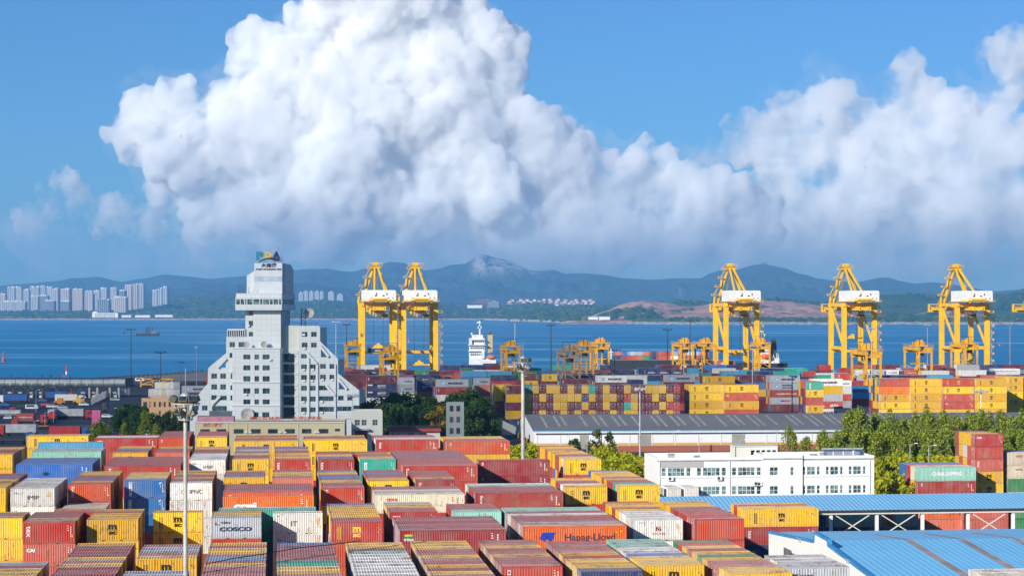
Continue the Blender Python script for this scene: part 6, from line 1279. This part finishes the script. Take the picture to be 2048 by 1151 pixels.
def vehicles():
    t=truck(60,848,'truck carrying a red container with white script','redp','none'); p=Vector(t.location)
    c=thing('shipping_container','red container with white script on a truck in the port road','container',(p.x-1.5,p.y,1.36),0); w,r,f,d=container_meshes(6.058,2.591)
    for nm,me in(('wall',w),('roof',r),('frame',f),('door',d)): link(nm,me,c,PAL['R'])
    link('lettering',logo_mesh('hs',6.058,2.591),c)
    truck(0,832,'red truck cut by the left edge','redp','none'); truck(8,838,'white cab tank truck behind the red container truck','carw','tank',math.pi)
    truck(110,838,'grey box truck parked right of the red container truck','cars','box',math.pi/2,'steel'); truck(98,844,'red cab truck parked between the box truck and the container truck','redp','flat',math.pi/2)
    truck(20,855,'empty orange flatbed trailer nearest in the truck yard','bluep','flat_orange',math.pi); truck(60,858,'second empty flatbed trailer in the truck yard','redp','flat_orange',math.pi)
    truck(26,887,'blue truck cab driving at the lower left','bluep','flat'); truck(185,822,'long empty flatbed trailer in front of the fence','dark','flat'); 
    truck(165,793,'white truck leaving the port gate','carw','box',math.pi/2,'steel'); truck(260,772,'red truck driving on the quay apron','redp','flat',math.pi/2); truck(398,768,'red cab truck on the quay apron beside the tower','redp','flat'); truck(110,790,'red truck in a gate lane','redp','box',math.pi/2,'steel'); truck(55,791,'white truck in a gate lane','carw','box',math.pi/2,'cream')
    for q in ((64,818,'white van parked behind the red container','carw',True),(104,815,'white car in front of the white van','carw'),(126,817,'silver car driving in the port road','cars'),(168,811,'white suv by the yellow loader','carw'),(163,796,'white car near the end of the gate','carw'),(41,817,'dark car behind the tank truck','carb'),(20,838,'white car parked beside the flatbed','carw'),(48,836,'pale car between the trucks','carw'),(16,858,'black car parked nearest the trailers','carb'),(280,762,'white bus shaped van on the quay apron','carw',True),(304,872,'white van under the left trees','carw',True),(322,872,'white pick-up under the left trees','carw')): car(q[0],q[1],q[2],q[3],len(q)>4)
    cr=random.Random(8)
    for i,(x,y) in enumerate(((75,815),(92,812),(140,806),(150,818),(12,812),(26,806),(50,803),(86,803),(120,800),(140,799),(230,801),(34,872),(72,871),(215,835),(150,838))):
        m=cr.choice(('carw','carb','cars','redp','bluep')); cn={'carw':'white','carb':'dark','cars':'silver','redp':'red','bluep':'blue'}[m]
        if i%3==2: truck(x,y,'small %s lorry in the port road, %s of the scattered vehicles'%(cn,ORD[i]),m,'box',cr.choice((0,math.pi,1.57)),cr.choice(('steel','cream','redp','bluep')))
        else: car(x,y,'%s car in the port road, %s of the scattered vehicles'%(cn,ORD[i]),m,False,cr.uniform(-.3,.3))
    p=on(192,850,0); t=thing('pink_kiosk','bright pink tall kiosk standing in the truck yard','kiosk',p); MB().box(-1.5,1.5,0,2,0,5.2).build('wall',M['pink'],t); MB().box(-1.6,1.6,-.1,2.1,5.2,5.35).build('roof',M['pinkp'],t)
    for x,y,lab,mt in((120,810,'orange tipper parked in the port road','orangep'),(158,808,'yellow loader parked by the white suv','rtg')):
        p=on(x,y,0); t=thing('loader',lab,'loader',p); MB().box(-2.4,2.4,-1.1,1.1,.7,2.0).box(-1,1.2,-1,1,2.0,3.1).build('body',M[mt],t)
        for xx in(-1.6,1.6):
            for yy in(-1,1): MB().cyl((xx,yy-.25,.7),(xx,yy+.25,.7),.7,n=10).build('wheel',M['tyre'],t)
    # yellow lifting frames, old white containers and reach stacker near the pier
    for i,x in enumerate((301,325)):
        p=on(x,773,0); t=thing('lifting_frame','yellow steel lifting frame on the quay, %s one'%('left' if i==0 else 'right'),'lifting frame',p); b=MB(); w=5.2
        for xx in(-w,w): b.box(xx-.3,xx+.3,-1,-.5,0,4.6).box(xx-.3,xx+.3,1.5,2,0,4.6)
        b.box(-w,w,-1,-.4,4.0,4.6).box(-w,w,-1,-.4,1.0,1.6).beam((-w,-.7,1.3),(w,-.7,4.3),.4); b.build('frame',M['rtg'],t)
    for i,(px,c) in enumerate(zip((302,314.5,327,339.5,352),'WWCWG')):
        for tr in range(5 if i else 4):
            Y=768; o=thing('shipping_container','old rusty %s container behind the restaurant, %s from left, %s tier up'%(CNAME[c],ORD[i],ORD[tr]),'container',((px-1024)/F*Y,Y+3,tr*2.62),math.pi/2+R(4),'old containers behind the restaurant'); w,r,f,d=container_meshes(6.058,2.591)
            for nm,me in(('wall',w),('roof',r),('frame',f),('door',d)): link(nm,me,o,PAL[c])
    Y=790; o=thing('shipping_container','long grey container with star mark left of the tower','container',((395-1024)/F*Y,Y,8.4),R(2)); w,r,f,d=container_meshes(12.192,2.591)
    for nm,me in(('wall',w),('roof',r),('frame',f),('door',d)): link(nm,me,o,PAL['G'])
    link('lettering',logo_mesh('maersk',12.192,2.591),o)
    for k in range(3):
        q=thing('shipping_container','long navy container under the grey one left of the tower, %s tier up'%ORD[k],'container',((395-1024)/F*Y,Y,k*2.8),R(2)); 
        for nm,me in(('wall',w),('roof',r),('frame',f)): link(nm,me,q,PAL['N'])
    # red and blue lorries behind the rear containers, bollards along the pier
    truck(140,877,'red topped lorry behind the yellow rear container','bluep','box',0,'redp'); truck(172,875,'dark lorry behind the yellow rear container','carb','box',0,'dark')
    for i in range(16):
        x=268+i*9; y=756.5-i*.95; p=on(x,y,0); t=thing('mooring_bollard','black mooring bollard on the pier edge, %s from left'%ORD[i],'bollard',(p[0],p[1]-1,0),0,'mooring bollards on the pier'); MB().cyl((0,0,0),(0,0,.9),.45,.4,8).cyl((0,0,.9),(0,0,1.3),.75,.7,8).build('post',M['dark'],t)
    # road paint
    b=MB(); 
    for i in range(14): p=on(5+i*15,866-i*.6,0); b.box(p[0]-.9,p[0]+.9,p[1]-.15,p[1]+.15,.008,.012)
    for x0,x1,y in((0,215,873),(108,190,852),(0,90,862)): p=on(x0,y,0); q=on(x1,y-3,0); b.beam((p[0],p[1],.008),(q[0],q[1],.008),.18,.004)
    kind(b.build('road_markings',M['white']),'structure')
# ---------- trees and shrubs ----------
def leaf_mat(name,c1,c2,c3):
    n=NT(name); g=n.nd('ShaderNodeNewGeometry'); rp=g.outputs['Random Per Island']; f=n.noise(g.outputs['Position'],.5,3,.6)
    c=n.mix(n.rng(n.math('MULTIPLY_ADD',rp,.5,n.math('MULTIPLY',f,.6)),.3,.8),c1,c2); c=n.mix(n.rng(rp,.86,.95),c,c3)
    n.fin(c,.6,0,.05); d=n.nd('ShaderNodeBsdfTranslucent'); n.L.new(c,d.inputs[0]); mx=n.nd('ShaderNodeMixShader'); mx.inputs[0].default_value=.38; n.L.new(n.b.outputs[0],mx.inputs[1]); n.L.new(d.outputs[0],mx.inputs[2]); n.L.new(mx.outputs[0],n.out.inputs[0]); return n.m
def crown(r,w,h,z0,nl,leaf,shape,clumps):
    vs=[];fs=[]; cl=[]
    for _ in range(clumps):
        z=r.random(); 
        if shape=='poplar': rad=w*.5*(math.sin(math.pi*min(1,z*.92+.08))**.6)*(1-.35*z)
        elif shape=='cone': rad=w*.5*(1-z)**.8
        else: rad=w*.5*math.sqrt(max(0.02,1-(2*z-1)**2))
        a=r.uniform(0,2*math.pi); q=rad*math.sqrt(r.uniform(.15,1)); cl.append((q*math.cos(a),q*math.sin(a),z0+z*h,r.uniform(.55,1.2)*min(w,h)*.17))
    per=nl//clumps
    for cx,cy,cz,cr in cl:
        sz=1.9 if shape=='poplar' else 1.0
        for _ in range(per):
            d=Vector((r.gauss(0,1),r.gauss(0,1),r.gauss(0,1))).normalized()*cr*(r.random()**.4); c=Vector((cx+d.x,cy+d.y,cz+d.z*sz))
            n=Vector((r.gauss(0,1),r.gauss(0,1),r.gauss(0,1)+.5)).normalized(); u=n.orthogonal().normalized(); u=Matrix.Rotation(r.uniform(0,6.3),3,n)@u; v=n.cross(u); s=leaf*r.uniform(.6,1.3); b=len(vs)
            vs+=[c-u*s,c+v*s*.6,c+u*s,c-v*s*.6]; fs.append((b,b+1,b+2,b+3))
    return vs,fs,cl
TREEV={}
def tree_variant(key,w,h,trunk,leaf,nl,shape,mat,clumps,seed):
    r=random.Random(seed); vs,fs,cl=crown(r,w,h-trunk,trunk,nl,leaf,shape,clumps)
    me=bpy.data.meshes.new('leaf_crown'); me.from_pydata(vs,[],fs); me.materials.append(mat)
    b=MB(); b.cyl((0,0,0),(0,0,trunk+h*.25),.05*w*.6,.03*w*.6,6,False); b.cyl((0,0,trunk+h*.25),(0,0,h*.9),.03*w*.6,.01*w,6,False)
    for k in range(min(14,len(cl))): c=cl[k]; b.cyl((0,0,max(trunk*.6,c[2]*.55)),(c[0],c[1],c[2]),.018*w*.6,.006*w*.6,4,False)
    TREEV.setdefault(key,[]).append((me,b.mesh('trunk_limbs',BARK),w,h))
def plant(key,p,k,lab,cat,grp,name,r,sx=1.0):
    me,tr,w,h=r.choice(TREEV[key]); t=thing(name,lab,cat,p,r.uniform(0,6.28),grp); t.scale=(k*sx,k*sx,k); link('crown',me,t); link('trunk',tr,t); return t
BARK=None
def trees():
    global BARK
    BARK=plain('bark',(.10,.07,.05),.9,0,.25,2.0); r=random.Random(21)
    dk=leaf_mat('leaves_dark',(.03,.08,.025),(.08,.16,.035),(.16,.20,.04)); pop=leaf_mat('leaves_poplar',(.13,.21,.025),(.40,.45,.05),(.56,.49,.08)); yg=leaf_mat('leaves_yellow_green',(.28,.36,.015),(.56,.52,.02),(.70,.52,.03)); pine=leaf_mat('needles_dark',(.012,.035,.018),(.03,.06,.026),(.05,.08,.03)); gold=leaf_mat('leaves_gold',(.30,.20,.02),(.42,.28,.03),(.20,.18,.03))
    for s in range(3):
        tree_variant('poplar',6.6,13,.6,.29,3600,'poplar',pop,40,s+1); tree_variant('dark',9,11,2.0,.5,2600,'round',dk,40,s+11); tree_variant('bush',5,3.4,.2,.26,1800,'round',yg,26,s+31); tree_variant('pine',3.2,9,.5,.36,1400,'cone',pine,34,s+41)
    tree_variant('gold',5,7,.8,.4,1200,'round',gold,24,77); tree_variant('sparse',9,7.5,1.0,.34,1500,'round',leaf_mat('leaves_olive',(.07,.10,.02),(.15,.16,.035),(.25,.20,.05)),22,88)
    def row(key,items,z0,lab,cat,grp,name,Yf,hh):
        for i,(px,ytop,Y) in enumerate(items):
            X,_,zt=at(px,ytop,Y); k=max(.25,zt/hh); plant(key,(X,Y,0),k,lab%ORD[i],cat,grp,name,r)
    pops=[(1578,856,500),(1612,880,470),(1645,868,480),(1700,828,510),(1722,822,505),(1752,830,512),(1778,828,500),(1806,840,508),(1832,832,505),(1852,822,515),(1866,834,495),(1886,828,510),(1910,838,505),(1935,830,512),(1958,826,505),(1980,832,515),(2003,830,508),(2024,838,502),(2046,826,512),(2070,830,505)]
    row('poplar',pops,0,'tall sunlit poplar in the row before the warehouse, %s from left','tree','poplars before the warehouse','poplar_tree',0,13.0)
    pops2=[(1672,868,465),(1690,862,470),(1735,866,462),(1765,858,468),(1795,870,460),(1822,862,466),(1845,868,462),(1872,870,458),(1898,862,466),(1920,868,470),(1990,862,470),(2030,866,462),(1655,880,455),(1712,866,458),(1750,872,456),(1782,868,460),(1808,866,456),(1835,868,458),(1860,866,455),(1886,872,452),(1910,872,456),(2010,868,458),(2048,868,455)]
    row('poplar',pops2,0,'shorter sunlit poplar in the front row, %s from left','tree','poplars before the warehouse','poplar_tree',0,13.0)
    bush=[(1195,905,470),(1215,898,480),(1232,908,462),(1250,912,450),(1268,918,440),(1285,925,432),(1225,925,430),(1255,935,420),(1040,897,455),(1062,893,470),(1082,900,455),(1050,910,440),(1078,912,436)]
    row('bush',bush,0,'yellow green bush left of the white office, %s of its clump','bush','yellow green bushes','yellow_green_bush',0,3.4)
    bush=[(1752,922,440),(1772,918,435),(1795,920,430),(1820,915,445),(1845,918,440),(1872,916,446),(1898,918,440),(1925,915,450),(1760,945,415),(1785,950,410)]
    row('bush',bush,0,'yellow green bush right of the white office, %s of its clump','bush','yellow green bushes','yellow_green_bush',0,3.4)
    row('sparse',[(1203,862,540)],0,'loose olive tree standing before the warehouse wall, %s','tree',None,'olive_green_tree',0,7.5); row('dark',[(1150,880,545)],0,'small green tree by the warehouse lamp, %s','tree',None,'green_tree',0,11)
    dark=[(758,790,640),(785,782,650),(812,779,640),(838,786,648),(862,790,640),(775,800,615),(805,800,612),(835,805,610),(862,808,608),(925,776,625),(948,775,630),(905,785,620),(965,790,620),(945,800,600),(970,815,605),(725,800,640),(985,835,600)]
    row('dark',dark,0,'dark green tree in the shaded clump right of the tower, %s from left','tree','dark trees right of the tower','broadleaf_tree',0,12.6)
    row('pine',[(788,820,598),(802,818,600),(816,822,597),(830,818,600),(845,826,598)],0,'dark conical evergreen behind the red fascia building, %s from left','tree','dark evergreens','evergreen_tree',0,9)
    row('gold',[(879,816,597)],0,'golden yellow tree beside the drill tower, %s','tree',None,'golden_tree',0,7)
    left=[(240,812,655),(255,804,665),(272,806,660),(286,810,650),(262,824,635),(303,822,648),(318,828,650),(340,818,655),(358,814,650),(330,826,640),(366,824,640),(276,842,610)]
    row('dark',left,0,'dark green tree left of the harbour tower, %s of its clump','tree','dark trees left of the tower','broadleaf_tree',0,12.6)
    row('poplar',[(250,848,560),(196,843,545),(210,849,550),(291,826,592),(312,850,560)],0,'light green small tree behind the rear red container, %s','tree','small light trees','small_green_tree',0,13.0)
# ---------- put it together ----------
SC.view_settings.view_transform='Standard'; SC.view_settings.look='None'; SC.view_settings.exposure=.32; SC.view_settings.gamma=1
SC.cycles.use_denoising=True; SC.cycles.volume_bounces=20; SC.cycles.max_bounces=24; SC.cycles.diffuse_bounces=3; SC.cycles.glossy_bounces=3; SC.cycles.transparent_max_bounces=12; SC.cycles.sample_clamp_indirect=8
camera(); light(); sea(); ground(); far_land(); city()
harbour_tower(); fire_station(); small_buildings(); warehouse(); office(); sheds(); gate()
C.view_layer.update()
build_containers()
for o in OCCLUDERS: bpy.data.objects.remove(o)
cranes(); ships(); masts(); vehicles(); trees(); far_woods()
haze(); overhead_cloud()
for o,lab in zip(build_clouds(),('huge bright white cumulus cloud towering over the bay','soft broken grey white cloud bank at right','thin low cloud puffs at left','torn thin cloud edges round the big cumulus','thin pale cloud layer low over the mountains')): o['kind']='structure'; o['label']=lab
